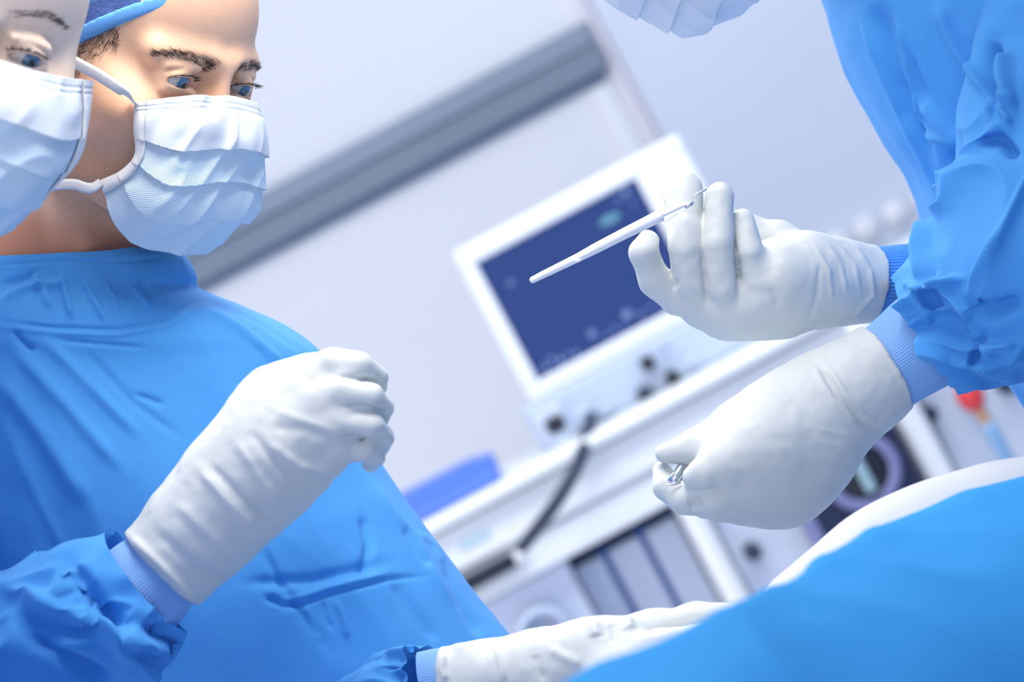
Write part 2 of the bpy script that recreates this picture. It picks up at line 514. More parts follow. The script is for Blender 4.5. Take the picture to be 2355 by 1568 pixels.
def tube_world(name, pts, r, m, parent=None, seg=12, n=60):
    P = catmull(np.asarray(pts, float), n)
    T = np.gradient(P, axis=0); T /= np.linalg.norm(T, axis=1, keepdims=True)
    nrm = np.array([0, 1.0, 0.01]); V = []
    for p, t in zip(P, T):
        nrm = nrm - t * (nrm @ t); nrm /= np.linalg.norm(nrm); b = np.cross(t, nrm)
        for k in range(seg):
            a = 2 * math.pi * k / seg
            V.append(p + r * (math.cos(a) * nrm + math.sin(a) * b))
    V += [P[0], P[-1]]
    F = [tuple(f) for f in grid_faces(n, seg)]
    for k in range(seg):
        F.append((len(V) - 2, (k + 1) % seg, k, k)); F.append((len(V) - 1, (n - 1) * seg + k, (n - 1) * seg + (k + 1) % seg, (n - 1) * seg + (k + 1) % seg))
    bm = bmesh.new(); vs = [bm.verts.new(v) for v in V]
    for f in F:
        f = list(dict.fromkeys(f)); bm.faces.new([vs[i] for i in f])
    bmesh.ops.recalc_face_normals(bm, faces=bm.faces)
    return bm_obj(name, bm, m, parent, smooth=True)

#@@ROOM
# ------------------------------------------------------------------ the room
WALL_D = 5.0
bm = bmesh.new(); bm_box(bm, (-3.2, WALL_D, 0), (3.2, WALL_D + 0.15, 3.0)); setp(bm_obj('wall_back', bm, m_wall), kind='structure')
bm = bmesh.new(); bm_box(bm, (-3.2, -1.2, -0.1), (3.2, WALL_D + 0.15, 0.0)); setp(bm_obj('floor', bm, m_floor), kind='structure')
bm = bmesh.new(); bm_box(bm, (-3.2, -1.2, 3.0), (3.2, WALL_D + 0.15, 3.1)); setp(bm_obj('ceiling', bm, m_ceiling), kind='structure')
bm = bmesh.new(); bm_box(bm, (1.75, -1.2, 0), (1.9, WALL_D, 3.0)); setp(bm_obj('shade_wall_right', bm, m_shadewall), kind='structure')  # unseen wall, added to block fill light from the right
bm = bmesh.new(); bm_box(bm, (0.35, -1.3, 0), (1.9, -1.2, 3.0)); setp(bm_obj('shade_wall_front', bm, m_shadewall), kind='structure')  # unseen partial wall, added to darken fill from the camera's right
# bumper rail on the wall: two stacked strips over a dark groove
D = WALL_D - 0.03
for nm, v0, v1, m, dp, DD in (('trim_1', 515, 572, m_rail2, 0.03, D), ('trim_2', 452, 513, m_rail, 0.045, D - 0.012), ('trim_3', 432, 450, m_groove, 0.022, D + 0.008)):
    o = box(nm, -3400, 494 if nm != 'trim_3' else 482, v0, v1, DD, dp, m, bev=0.006); setp(o, kind='structure')
# door frame and door leaf to the right of the rail
o = box('trim_4', 500, 516, -1330, 900, WALL_D - 0.02, 0.02, m_pink, bev=0.003); setp(o, kind='structure')
o = box('door_1', 524, 1700, -1385, 820, WALL_D - 0.012, 0.012, m_door, bev=0.003); setp(o, kind='structure')
o = box('trim_5', 425, 470, -1330, 425, WALL_D - 0.012, 0.012, m_mach, bev=0.004); setp(o, kind='structure')

# ------------------------------------------------------------------ equipment
MD = 4.0
base = wpos(100, -1730, 3.9); base[2] = 0
cart = empty('equipment_cart', base, label='white equipment cart against the wall carrying the monitor and blue case', cat='cart')
box('worktop', -520, 1010, -312, -276, 3.78, 0.62, m_mach, cart, 0.008)
box('fascia', -500, 700, -415, -314, 3.80, 0.55, m_mach, cart, 0.008)
setp(box('fascia_print', -330, -255, -372, -352, 3.797, 0.004, m_print, cart, 0.0005), label='pale teal lettering too blurred to read')
box('drawer_slot', -420, -232, -464, -430, 3.79, 0.03, m_black, cart, 0.003)
box('drawer_front', -500, 700, -502, -417, 3.81, 0.5, m_mach, cart, 0.006)
disc('drawer_knob', -216, -446, 3.775, 13, 0.03, m_mach, cart)
box('cabinet_body', -500, -128, -1700, -502, 3.84, 0.5, m_machl, cart, 0.006)
box('cabinet_side', 212, 395, -1700, -502, 3.84, 0.5, m_machl, cart, 0.006)
disc('cabinet_dial', -250, -632, 3.80, 66, 0.04, m_machg, cart, inner=44)
box('rack_back', -126, 150, -1700, -516, 4.02, 0.32, m_bluegap, cart, 0.002)
for i, (a, b) in enumerate(((-122, -50), (-36, 46), (60, 142))):
    box('rack_panel', a, b, -1690, -532, 3.93, 0.08, m_machl, cart, 0.006)
for a, b in ((-49, -37), (47, 59)):
    box('rack_divider', a, b, -1690, -520, 3.95, 0.06, m_bluegap, cart, 0.003)
box('corner_post', 152, 210, -1700, -440, 3.80, 0.5, m_mach, cart, 0.02)
setp(disc('cabinet_knob', 262, -690, 3.80, 20, 0.04, m_hose, cart), label='dark turning knob')
box('tower_body', 396, 690, -1700, -440, 3.90, 0.45, m_machl, cart, 0.006)
box('tower_post', 690, 762, -1700, -300, 3.78, 0.5, m_mach, cart, 0.02)
box('tower_panel', 764, 1250, -1700, -240, 3.86, 0.45, m_door, cart, 0.006)
setp(disc('panel_socket', 770, -600, 3.83, 20, 0.03, m_hose, cart), label='dark round socket')
setp(disc('panel_socket', 962, -622, 3.83, 24, 0.03, m_hose, cart), label='dark round socket')
for sx in (-470, 640, 1200):
    disc('castor', sx, -1715, 3.9, 55, 0.05, m_black, cart)

vent = empty('ventilator_gauge', wpos(545, -760, 3.75), label='dark gauge unit with lavender ring dial and teal indicator bar', cat='gauge')
box('housing', 400, 684, -800, -545, 3.76, 0.13, m_navy, vent, 0.008)
disc('dial_ring', 570, -645, 3.745, 92, 0.02, m_ring, vent, inner=64, seg=48)
disc('dial_face', 570, -645, 3.752, 62, 0.01, m_black, vent, seg=40, bev=0.05)
setp(box('indicator_bar', 559, 584, -697, -600, 3.735, 0.02, m_teal, vent, 0.004), label='pale teal upright indicator bar')
box('side_clamp', 392, 425, -790, -650, 3.75, 0.03, m_ring, vent, 0.005)

mon = empty('patient_monitor', wpos(200, -276, MD), label='white patient monitor with navy screen standing on the cart worktop', cat='monitor')
bm = bmesh.new()
a = wpos(-28, -150, MD); b = wpos(562, 245, MD)
bm_box(bm, (a[0], MD + 0.012, a[2]), (b[0], MD + 0.26, b[2]), 0.018, 3)
bm_obj('housing', bm, m_mach, mon)
for nm, q in (('bezel', (-26, 560, 197, 243)), ('bezel', (-26, 560, -148, -108)), ('bezel', (-26, 11, -108, 197)), ('bezel', (427, 560, -108, 197))):
    box(nm, *q, MD, 0.02, m_mach, mon, 0.005)
scr = box('screen', 8, 430, -110, 199, MD + 0.010, 0.006, m_screen, mon, 0.0)
bm = bmesh.new()
def scr_blob(u, v, r, ry=None):
    c = wpos(u, v, MD + 0.009); rr = r * MD / FPX; r2 = (ry or r) * MD / FPX
    vs = [bm.verts.new((c[0] + rr * math.cos(t * math.pi / 6), c[1], c[2] + r2 * math.sin(t * math.pi / 6))) for t in range(12)]
    bm.faces.new(vs)
for u, v, r in ((40, -90, 7), (60, -78, 6), (78, -92, 8), (100, -86, 5), (118, -95, 6), (170, -72, 9), (200, -92, 5), (222, -84, 5), (245, -94, 4), (262, -70, 11), (290, -85, 6), (318, -80, 5), (345, -92, 5), (60, 120, 6), (392, 180, 8), (370, 172, 5), (395, 150, 4), (395, -40, 5)):
    scr_blob(u, v, r)
rd = bm_obj('screen_readout', bm, m_trace, scr); setp(rd, kind='stuff')
bm = bmesh.new(); scr_blob(330, 142, 27, 10); setp(bm_obj('screen_figure', bm, m_trace2, scr), label='teal glowing figure')
box('control_panel', -55, 640, -262, -150, MD - 0.03, 0.25, m_machg, mon, 0.008)
for u, v, r, m in ((252, -192, 17, m_black), (288, -248, 17, m_black), (214, -252, 19, m_hose), (304, -165, 8, m_machl), (342, -232, 9, m_machl)):
    disc('knob', u, v, MD - 0.055, r, 0.03, m, mon)
box('connector_block', -40, 30, -262, -176, MD - 0.04, 0.03, m_machl, mon, 0.004)
setp(box('connector', -24, 20, -232, -198, MD - 0.055, 0.03, m_black, mon, 0.004), label='black cable connector')
box('connector_plug', -22, 14, -268, -234, MD - 0.05, 0.03, m_machg, mon, 0.004)
setp(disc('hose_socket', 70, -232, MD - 0.05, 24, 0.03, m_machg, mon), label='grey ring socket')
setp(disc('panel_button', 118, -240, MD - 0.045, 15, 0.02, m_machg, mon), label='grey push button')

hose = tube_world('breathing_hose', [toworld_xy(1358, 958, 3.93), toworld_xy(1346, 1020, 3.80), toworld_xy(1320, 1085, 3.72), toworld_xy(1283, 1150, 3.70), toworld_xy(1240, 1208, 3.71), toworld_xy(1200, 1258, 3.76)], 0.0108, m_hose)
setp(hose, label='dark curved hose hanging from the monitor panel over the worktop', cat='hose')

# blue case on the worktop
bl = wpos(-300, -276, 3.88)
case = empty('blue_case', bl, label='royal blue case with sloping shoulder on the left end of the worktop', cat='case')
bm = bmesh.new()
prof = [(-520, -270), (-172, -270), (-166, -212), (-230, -199), (-520, -196)]
vs0 = [bm.verts.new(wpos(u, v, 3.85)) for u, v in prof]; vs1 = [bm.verts.new(wpos(u, v, 3.85) + np.array([0, 0.2, 0])) for u, v in prof]
bm.faces.new(vs0); bm.faces.new(vs1[::-1])
for i in range(5): bm.faces.new((vs0[i], vs1[i], vs1[(i + 1) % 5], vs0[(i + 1) % 5]))
bmesh.ops.recalc_face_normals(bm, faces=bm.faces)
bmesh.ops.bevel(bm, geom=bm.edges[:], offset=0.004, segments=2, affect='EDGES')
bm_obj('shell', bm, m_bluecase, case)
box('lid_line', -515, -172, -226, -222, 3.848, 0.004, m_bluegap, case, 0.0005)

# red connector on a tube
rc = empty('gas_connector', wpos(876, -640, 3.80), label='red gas connector with amber collar on a blue grey tube', cat='connector')
bm = bmesh.new()
c = wpos(872, -605, 3.80)
r = bmesh.ops.create_uvsphere(bm, u_segments=8, v_segments=6, radius=0.5)
for v in bm.verts: v.co = Vector((c[0] + v.co.x * 0.044, c[1] + v.co.y * 0.04, c[2] + v.co.z * 0.056))
bm_obj('grip', bm, m_red, rc)
disc('mount_plate', 872, -605, 3.825, 26, 0.035, m_machg, rc)
tube_world('collar', [wpos(873, -640, 3.80), wpos(875, -665, 3.80), wpos(876, -685, 3.80)], 0.009, m_amber, rc, n=8)
tube_world('tube', [wpos(876, -680, 3.80), wpos(878, -800, 3.79), wpos(880, -1000, 3.80), wpos(870, -1250, 3.83)], 0.0115, m_bluetube, rc, n=24)

# row of white knobs on a grey strip by the door
sw = empty('flow_control_strip', wpos(850, -200, 4.6), label='pale wall strip with a row of round white knobs beside the door', cat='control strip')
box('backplate', 700, 1150, -215, -110, 4.966, 0.02, m_door, sw, 0.004)
for u in (772, 846, 921, 996, 1071):
    disc('knob', u, -158, 4.95, 33, 0.016, m_instr, sw, bev=.4)

#@@PEOPLE
# ------------------------------------------------------------------ people
def head_frame(yaw, pitch, roll, mid_px, D, size=1.0):
    y, p, r = (math.radians(a) for a in (yaw, pitch, roll))
    F0 = np.array([math.sin(y), 0, math.cos(y)]); S0 = np.array([math.cos(y), 0, -math.sin(y)]); U0 = np.array([0, 1.0, 0])
    F = F0 * math.cos(p) - U0 * math.sin(p); U = U0 * math.cos(p) + F0 * math.sin(p); S = S0
    S, U = S * math.cos(r) + U * math.sin(r), U * math.cos(r) - S * math.sin(r)
    R = np.stack([S, U, F], 0) * size       # head coords h -> local: h @ R + O
    O = L(mid_px[0], mid_px[1], D) - np.array([0, 0, 0.078]) @ R
    return R, O

def head_frame_dir(U, F, px, D, at):
    """frame from an up and a facing direction; the head point 'at' sits at px"""
    U = np.array(U, float); F = np.array(F, float); U /= np.linalg.norm(U); F = F - U * (F @ U); F /= np.linalg.norm(F)
    R = np.stack([np.cross(U, F), U, F], 0)
    return R, L(px[0], px[1], D) - np.asarray(at, float) @ R

def h2w(h, fr):
    return W(np.asarray(h) @ fr[0] + fr[1])

def build_head(fr, parent, skin, hair, neck, female=False, gaze=(0.0, -0.25), h=0.0013, iris=m_iris):
    s = SDF((-0.10, -0.235, -0.135), (0.10, 0.135, 0.14), h)
    sc = 0.95 if female else 1.0
    s.ell((0, .035, -.012), (.0755, .088, .097), 0.001)
    s.ell((0, .045, .028), (.060, .055, .060), 0.02)
    if not female:
        for sg in (-1, 1):
            s.cone((sg * .012, .0115, .0835), (sg * .046, .0150, .068), .0105, .009, 0.012)
    s.ell((0, -.035, .036), (.057, .062, .048), 0.02)
    for sg in (-1, 1):
        s.ell((sg * .046, -.030, .056), (.022, .018, .020), 0.022)
        s.cone((sg * (.052 if not female else .048), -.062, .002), (sg * .018, -.096, .060), .018, .016, 0.022)
        s.ell((sg * .058, -.02, .02), (.014, .03, .03), 0.02)
    s.ell((0, -.098, .068), (.020, .016, .018), 0.015)
    s.ell((0, -.066, .068), (.030, .026, .026), 0.02)
    s.cone((0, .010, .084), (0, -.038, .0905), .0085, .0110, 0.011)
    for sg in (-1, 1):
        s.ell((sg * .013, -.042, .090), (.009, .008, .011), 0.006)
    s.ell((0, -.070, .093), (.022, .005, .006), 0.004); s.ell((0, -.078, .092), (.019, .005, .006), 0.004)
    # sockets, lids
    for sg in (-1, 1):
        s.ell((sg * .031, -.001, .094), (.0195, .0115, .0165), 0.012, 'sub')
        s.ell((sg * .018, .001, .092), (.008, .009, .010), 0.010, 'sub')
        ec = np.array([sg * .0315, -.001, .0715])
        s.ell(ec, (.0152, .0140, .0140), 0.005)
        # brow-side hood and lower lid bag
        hr = .0028 if not female else .0016
        s.cone((sg * .021, .0075, .0845), (sg * .043, .0065, .0765), hr, hr, 0.005 if not female else .009)
        s.cone((sg * .020, -.0105, .0820), (sg * .042, -.0095, .0755), .0026, .0022, 0.006)
        s.ell((sg * .0315, -.0034, .0865), (.0138, .0034, .0135), 0.0016, 'sub')
        s.cone((sg * .019, .0050, .0880), (sg * .0315, .0072, .0868), .0010, .0011, 0.0018, 'sub'); s.cone((sg * .0315, .0072, .0868), (sg * .0445, .0030, .0790), .0011, .0009, 0.0018, 'sub')
        # ear
        a = math.radians(18 * sg)
        Re = np.array([[math.cos(a), 0, -math.sin(a)], [0, 1, 0], [math.sin(a), 0, math.cos(a)]])
        ez = 0.0 if not female else -.022
        ex = 0.0 if not female else -.006
        s.ell((sg * (.0785 + ex), -.006, -.010 + ez), (.0065, .031, .0175), 0.008, R=Re)
        s.ell((sg * (.0855 + ex), -.004, -.006 + ez), (.006, .020, .010), 0.004, 'sub', R=Re)
        s.ell((sg * (.077 + ex), -.034, -.002 + ez), (.006, .009, .008), 0.004)
    # neck
    nb = np.asarray(neck, float)
    s.cone((0, -.045, -.030), nb, .052 * sc, .060 * sc, 0.02)
    s.cone((0, -.03, -.05), nb + np.array([0, 0, -.02]), .05 * sc, .060 * sc, 0.015)
    for sg in (-1, 1):   # sterno muscles
        s.cone((sg * .058, -.05, -.012), nb + np.array([sg * .02, .0, .052]), .013, .012, 0.012)
    V, F = s.mesh(2)
    hx, hy, hz = V.T
    ax = np.abs(hx)
    def bl(v, a, b): t = np.clip((v - a) / (b - a), 0, 1); return t * t * (3 - 2 * t)
    if not female:
        beard = bl(-hy, .035, .075) * bl(hz, -.05, .01) * bl(-hy, .02, .06)
        side = np.exp(-((hz - .012) / .018) ** 2) * bl(ax, .055, .066) * bl(hy, -.055, -.02)
        cap_y = .0155 + .67 * (hz - .02)
        hairline = bl(-(hz - .042), 0, .016) * bl(hy - (-.012 - .25 * (hz + .02)), 0, .02)
        t_b = np.clip((ax - .010) / .042, 0, 1)
        browm = np.exp(-((hy - (.0105 + .0085 * t_b - .014 * np.maximum(t_b - .6, 0))) / (.0040 * (1 - .5 * t_b))) ** 2) * bl(ax, .008, .013) * (1 - bl(ax, .040, .052)) * (hz > .045)
        stub = np.clip(np.maximum.reduce([beard * .42, side * .30, hairline * .8, browm * .85]), 0, .9)
        neckm = bl(-hy, .10, .125) * (hz < .055)
        stub = stub * (1 - neckm * .75)
        flush = np.clip(bl(ax, .045, .065) * bl(-hy, .0, .03) * .22 + neckm * .62 + np.exp(-((ax - .008) / .010) ** 2 - ((hy + .010) / .012) ** 2 - ((hz - .085) / .02) ** 2) * .35
                        + bl(ax, .07, .076) * .3 * (hy < .03) * (hy > -.05), 0, .8)
    else:
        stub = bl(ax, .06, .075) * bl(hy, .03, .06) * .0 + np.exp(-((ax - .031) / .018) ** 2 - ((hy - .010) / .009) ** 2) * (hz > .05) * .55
        flush = np.exp(-((ax - .05) / .02) ** 2 - ((hy + .03) / .02) ** 2) * .3
    body = mesh_np('body', h2w(V, fr), F, skin, parent, attr={'stubble': stub, 'flush': flush})
    # eyes
    for sg in (-1, 1):
        c = np.array([sg * .0315, -.001, .0715]); r = 0.0128
        gd = np.array([gaze[0] , gaze[1], 1.0]); gd /= np.linalg.norm(gd)
        t1 = np.cross([0, 1, 0], gd); t1 /= np.linalg.norm(t1); t2 = np.cross(gd, t1)
        nr, nc = 40, 40
        ph = np.linspace(0, np.pi, nr); th = np.linspace(0, 2 * np.pi, nc, endpoint=False)
        PH, TH = np.meshgrid(ph, th, indexing='ij')
        rr = r + 0.0007 * np.exp(-(PH / .42) ** 4)
        Ve = c + (rr * np.cos(PH))[..., None] * gd + (rr * np.sin(PH) * np.cos(TH))[..., None] * t1 + (rr * np.sin(PH) * np.sin(TH))[..., None] * t2
        Fe = grid_faces(nr, nc)
        pf = (Fe // nc).min(1) * np.pi / (nr - 1) + 0.04
        mi = np.where(pf < 0.20, 2, np.where(pf < 0.49, 1, 0))
        Ve = Ve.reshape(-1, 3); Fe = fix_out(Ve, Fe)
        mesh_np('eye', h2w(Ve, fr), Fe, [m_eye, iris, m_pupil], body, matidx=mi)
    # surface lookup for hair roots
    N = normals_np(V, F)
    def strands(name, sel, n, length, dirf, rad, m, jitter=.25, curl=0.0):
        idx = np.nonzero(sel)[0]
        if len(idx) == 0: return None
        ch = np.random.choice(idx, n)
        base = V[ch] + np.random.normal(0, h * .5, (n, 3)) - N[ch] * .0006
        nn = N[ch]
        d = dirf(base, nn); d = d + np.random.normal(0, jitter, d.shape); d /= np.linalg.norm(d, axis=1, keepdims=True)
        ln = length * np.random.uniform(.6, 1.15, (n, 1))
        b = np.cross(d, nn); b /= np.linalg.norm(b, axis=1, keepdims=True) + 1e-9
        mid = base + d * ln * .5 + nn * ln * (.04 + curl); tip = base + d * ln + nn * ln * curl * 2.2
        e2 = np.cross(b, d)
        Vv = np.stack([base + b * rad, base - b * rad, base + e2 * rad, mid + b * rad * .8, mid - b * rad * .8, mid + e2 * rad * .8, tip], 1)
        o = np.arange(n)[:, None] * 7
        Ff = []
        for f in ((0, 1, 4, 3), (1, 2, 5, 4), (2, 0, 3, 5), (3, 4, 6, 6), (4, 5, 6, 6), (5, 3, 6, 6)):
            Ff.append(o + np.array(f))
        Vv = Vv.reshape(-1, 3); Fq = np.concatenate(Ff[:3]); Ft = np.concatenate(Ff[3:])[:, :3]
        F3 = np.concatenate([Fq[:, [0, 1, 2]], Fq[:, [0, 2, 3]], Ft])
        return setp(mesh_np(name, h2w(Vv, fr), F3, m, body, smooth=False), kind='stuff')
    vis = (hz > -.09)
    if not female:
        # eyebrows
        for sg in (-1, 1):
            t = np.clip((hx * sg - .010) / .042, 0, 1)
            yb = .0100 + .0085 * t - .014 * np.maximum(t - .6, 0)
            wd = .0042 * (1 - .62 * t)
            sel = (hx * sg > .010) & (hx * sg < .053) & (np.abs(hy - yb) < wd) & (hz > .045)
            strands('eyebrow', sel, 900, .0062, lambda b, n, sg=sg: np.stack([np.full(len(b), sg * .85), np.full(len(b), .34), np.full(len(b), -.3)], 1), .00013, hair, .10, .0)
        # short side hair and sideburn
        cap_y = .0155 + .67 * (hz - .02)
        sel = (ax > .05) & (hy < cap_y + .012) & (hz < .047) & (hz > -.10) & (hy > -.014 - .6 * np.clip(-hz - .005, 0, 1) + np.maximum(0, hz - .018) * 1.0)
        sel |= (ax > .06) & (hz > .002) & (hz < .026) & (hy < .004) & (hy > -.028)
        strands('hair', sel, 7000, .008, lambda b, n: np.stack([np.zeros(len(b)), np.full(len(b), -.8), np.full(len(b), -.45)], 1), .00016, hair, .3, .08)
    else:
        for sg in (-1, 1):
            t = np.clip((hx * sg - .012) / .042, 0, 1)
            yb = .021 + .010 * t - .022 * np.maximum(t - .6, 0)
            wd = .0028 * (1 - .6 * t)
            sel = (hx * sg > .012) & (hx * sg < .054) & (np.abs(hy - yb) < wd) & (hz > .04)
            strands('eyebrow', sel, 520, .0052, lambda b, n, sg=sg: np.stack([np.full(len(b), sg * .9), np.full(len(b), .12), np.full(len(b), -.35)], 1), .00013, hair, .07, .0)
    # eyelashes along the upper lid
    for sg in (-1, 1):
        n = 70
        t = np.random.uniform(-1, 1, n)
        base = np.stack([sg * .0315 + t * .0130, -.0027 + .0040 * np.sqrt(np.clip(1 - t * t, 0, 1)) + .0004, .0715 + .0148 * np.sqrt(np.clip(1 - (t * .80) ** 2, 0, 1)) * 1.0], 1)
        d = np.stack([t * .35 , np.full(n, -.12 if not female else -.05), np.full(n, 1.0)], 1) + np.random.normal(0, .12, (n, 3)); d /= np.linalg.norm(d, axis=1, keepdims=True)
        ln = np.random.uniform(.005, .0085, (n, 1)) * (1.25 if female else 1)
        tip = base + d * ln + np.array([0, .0018, 0]); rad = .00022 * (1.5 if female else 1)
        bx = np.array([rad, 0, 0]); by = np.array([0, rad, 0])
        Vv = np.stack([base - bx, base + bx, base + by * 1.7, tip], 1).reshape(-1, 3)
        o = np.arange(n)[:, None] * 4
        F3 = np.concatenate([o + np.array(f) for f in ((0, 1, 3), (1, 2, 3), (2, 0, 3))])
        setp(mesh_np('eyelashes', h2w(Vv, fr), F3, m_hair, body, smooth=False), kind='stuff')
    return body

def build_cap(fr, parent, front_y=.0155, slope=.67, puff=1.0):
    s = SDF((-0.11, -0.09, -0.15), (0.11, 0.19, 0.13), 0.0017)
    s.ell((0, .040, -.014), (.081, .092 + .010 * puff, .1015), 0.001)
    s.ell((0, .062, -.040), (.075, .080, .080), 0.03)
    sl, X, Y, Z = s.box(s.lo, s.lo + s.h * s.n)
    pl = (Y - (front_y + slope * (Z - .02))) / math.sqrt(1 + slope * slope)
    full = s.d.copy()
    s.d = np.maximum(full, -pl).astype(np.float32)
    V, F = s.mesh(1)
    N = normals_np(V, F)
    dv = (ridged(V * np.array([28, 40, 28]), 3) * .5 + ridged(V * 75, 4) * .25) * .0016
    V = V + N * dv[:, None]
    cap = mesh_np('surgical_cap', h2w(V, fr), F, m_cap, parent)
    s.d = np.maximum(np.maximum(full - .0022, -(pl + .005)), pl - .0045).astype(np.float32)
    V, F = s.mesh(5)
    mesh_np('cap_rim', h2w(V, fr), F, m_caprim, cap)
    return cap

def build_mask(fr, parent, ties=True, Lc=None, Kc=None, Mc=None, pleats=(.36, .60, .82), white_to=.36, tie_px=None, tieD=None, bulge=(0, 0, 0)):
    Lc = np.array(Lc if Lc is not None else [(-.062, -.021, .071), (-.0615, -.038, .0735), (-.0585, -.055, .0755), (-.0585, -.068, .066), (-.061, -.078, .050)])
    Kc = np.array(Kc if Kc is not None else [(-.036, -.0115, .092), (-.043, -.036, .099), (-.045, -.060, .098), (-.050, -.086, .094), (-.048, -.112, .066)])
    Mc = np.array(Mc if Mc is not None else [(0, -.008, .096), (0, -.033, .1100), (0, -.057, .107), (0, -.085, .105), (0, -.121, .080)])
    mir = np.array([-1, 1, 1])
    nv, nu = 150, 121
    v = np.linspace(0, 1, nv)
    vk = np.array([0, .25, .5, .75, 1])
    cols = [interp_cr(vk, c, v) for c in (Lc, Kc, Mc)]
    cols = [cols[0], cols[1], cols[2], cols[1] * mir, cols[0] * mir]
    u = np.linspace(-1, 1, nu)
    G = np.zeros((nv, nu, 3))
    for i in range(nv):
        G[i] = interp_cr(np.array([-1, -.55, 0, .55, 1.0]), np.stack([c[i] for c in cols]), u)
    V = G.reshape(-1, 3); F = grid_faces(nv, nu, wrap=False)
    N = normals_np(V, F)
    if (N[:, 2]).mean() < 0: F = F[:, ::-1].copy(); N = -N
    VV = np.repeat(v, nu); UU = np.tile(u, nv)
    off = np.zeros(len(V))
    ef = np.clip((1 - np.abs(UU)) * 5, 0, 1)
    wav = .018 * np.sin(UU * 5 + 1) + .012 * noise3(np.stack([UU * 3, VV * 0, VV * 0], 1), 5)
    pl = [0] + list(pleats) + [1.0]
    vv = VV + wav * np.clip(VV * 6, 0, 1) * np.clip((1 - VV) * 6, 0, 1)
    for a, b in zip(pl[:-1], pl[1:]):
        m = (vv >= a) & (vv < b)
        t = np.clip((vv - a) / (b - a), 0, 1)
        off[m] += (.0032 * (t[m] ** 1.6)) * ef[m]
    off += (.0014 * noise3(np.stack([UU * 4, VV * 6, UU * 0], 1), 8) + .0016 * (ridged(np.stack([UU * 5 + VV * 3, VV * 3, UU * 0], 1), 9))) * ef
    off -= (.0007 * np.exp(-((VV - .05) / .007) ** 2) + .0007 * np.exp(-((VV - .085) / .007) ** 2))
    V = V + N * off[:, None]
    fm = (F // nu)[:, 0]; fu = (F % nu)[:, 0]
    vf = vv[F].mean(1)
    mi = np.where(vf < white_to, 0, 1)
    uv = np.stack([UU * .5 + .5, VV * .8], 1)
    o = mesh_np('face_mask', h2w(V, fr), F, [m_maskw, m_maskb], parent, matidx=mi, uv=uv)
    md = o.modifiers.new('thick', 'SOLIDIFY'); md.thickness = .0009; md.offset = -1
    # stitched white binding along both sides and the top edge
    for e, sg in ((0, -1), (nu - 1, 1)):
        edge = V.reshape(nv, nu, 3)[:, e]; inner = V.reshape(nv, nu, 3)[:, e + (6 if e == 0 else -6)]
        nn = N.reshape(nv, nu, 3)[:, e]
        rows = []
        for k, (f, lift) in enumerate(((-.08, .0002), (-.08, .0016), (.5, .0019), (1.0, .0022), (1.0, .0008), (.5, .0002))):
            rows.append(edge + (inner - edge) * f + nn * lift)
        B = np.stack(rows, 1).reshape(-1, 3); FB = grid_faces(nv, 6)
        FB = fix_out(B, FB)
        mesh_np('mask_binding', h2w(B, fr), FB, m_tie, o)
    return o, V.reshape(nv, nu, 3)

def ribbon(name, pts_local, width, m, parent, normal, thick=.0010, n=40):
    """flat cloth tape through points (metric camera axes) facing 'normal'"""
    P = catmull(np.asarray(pts_local, float), n)
    T = np.gradient(P, axis=0); T /= np.linalg.norm(T, axis=1, keepdims=True)
    nn = np.asarray(normal, float)
    if nn.ndim == 1: nn = np.tile(nn, (n, 1))
    B = np.cross(T, nn); B /= np.linalg.norm(B, axis=1, keepdims=True); nn = np.cross(B, T)
    w = width * .5
    Vv = np.stack([P - B * w, P - B * w * .4 + nn * thick * .6, P + B * w * .4 + nn * thick * .6, P + B * w, P + B * w * .4 - nn * thick * .6, P - B * w * .4 - nn * thick * .6], 1).reshape(-1, 3)
    F = grid_faces(n, 6); F = fix_out(Vv, F)
    return mesh_np(name, W(Vv), F, m, parent)

def glove(name, parent, spec, h=.0013, k=.0022, folds=(), open_at=None, wr=0.0006, material=None, smooth=3):
    """spec: list of chains; chain = list of (px,py,D,r_px) with optional k"""
    pts = []
    for ch in spec:
        for r in ch['p']:
            q = L(*r[:3]); rr = r[3] * r[2] / FPX
            pts.append(np.concatenate([q - rr, q + rr]))
    pts = np.array(pts)
    s = SDF(pts[:, :3].min(0) - .006, pts[:, 3:].max(0) + .006, h)
    for ch in spec:
        p = ch['p']
        for a, b in zip(p[:-1], p[1:]):
            kk = ch.get('k', k) if a is p[0] else ch.get('k2', ch.get('k', k))
            s.cone(L(*a[:3]), L(*b[:3]), a[3] * a[2] / FPX, b[3] * b[2] / FPX, kk, ch.get('mode', 'add'), ch.get('flat'))
    if open_at is not None:  # cut flat at the cuff: point + axis direction that is kept
        c, ax = open_at
        sl, X, Y, Z = s.box(s.lo, s.lo + s.h * s.n)
        pl = (X - c[0]) * ax[0] + (Y - c[1]) * ax[1] + (Z - c[2]) * ax[2]
        s.d = np.maximum(s.d, -pl).astype(np.float32)
    V, F = s.mesh(smooth)
    N = normals_np(V, F)
    d = fold_disp(V, N, folds) + wr * noise3(V * 60, 2) + wr * .5 * noise3(V * 160, 6)
    V = V + N * d[:, None]
    return mesh_np(name, W(V), F, material or m_glove, parent)

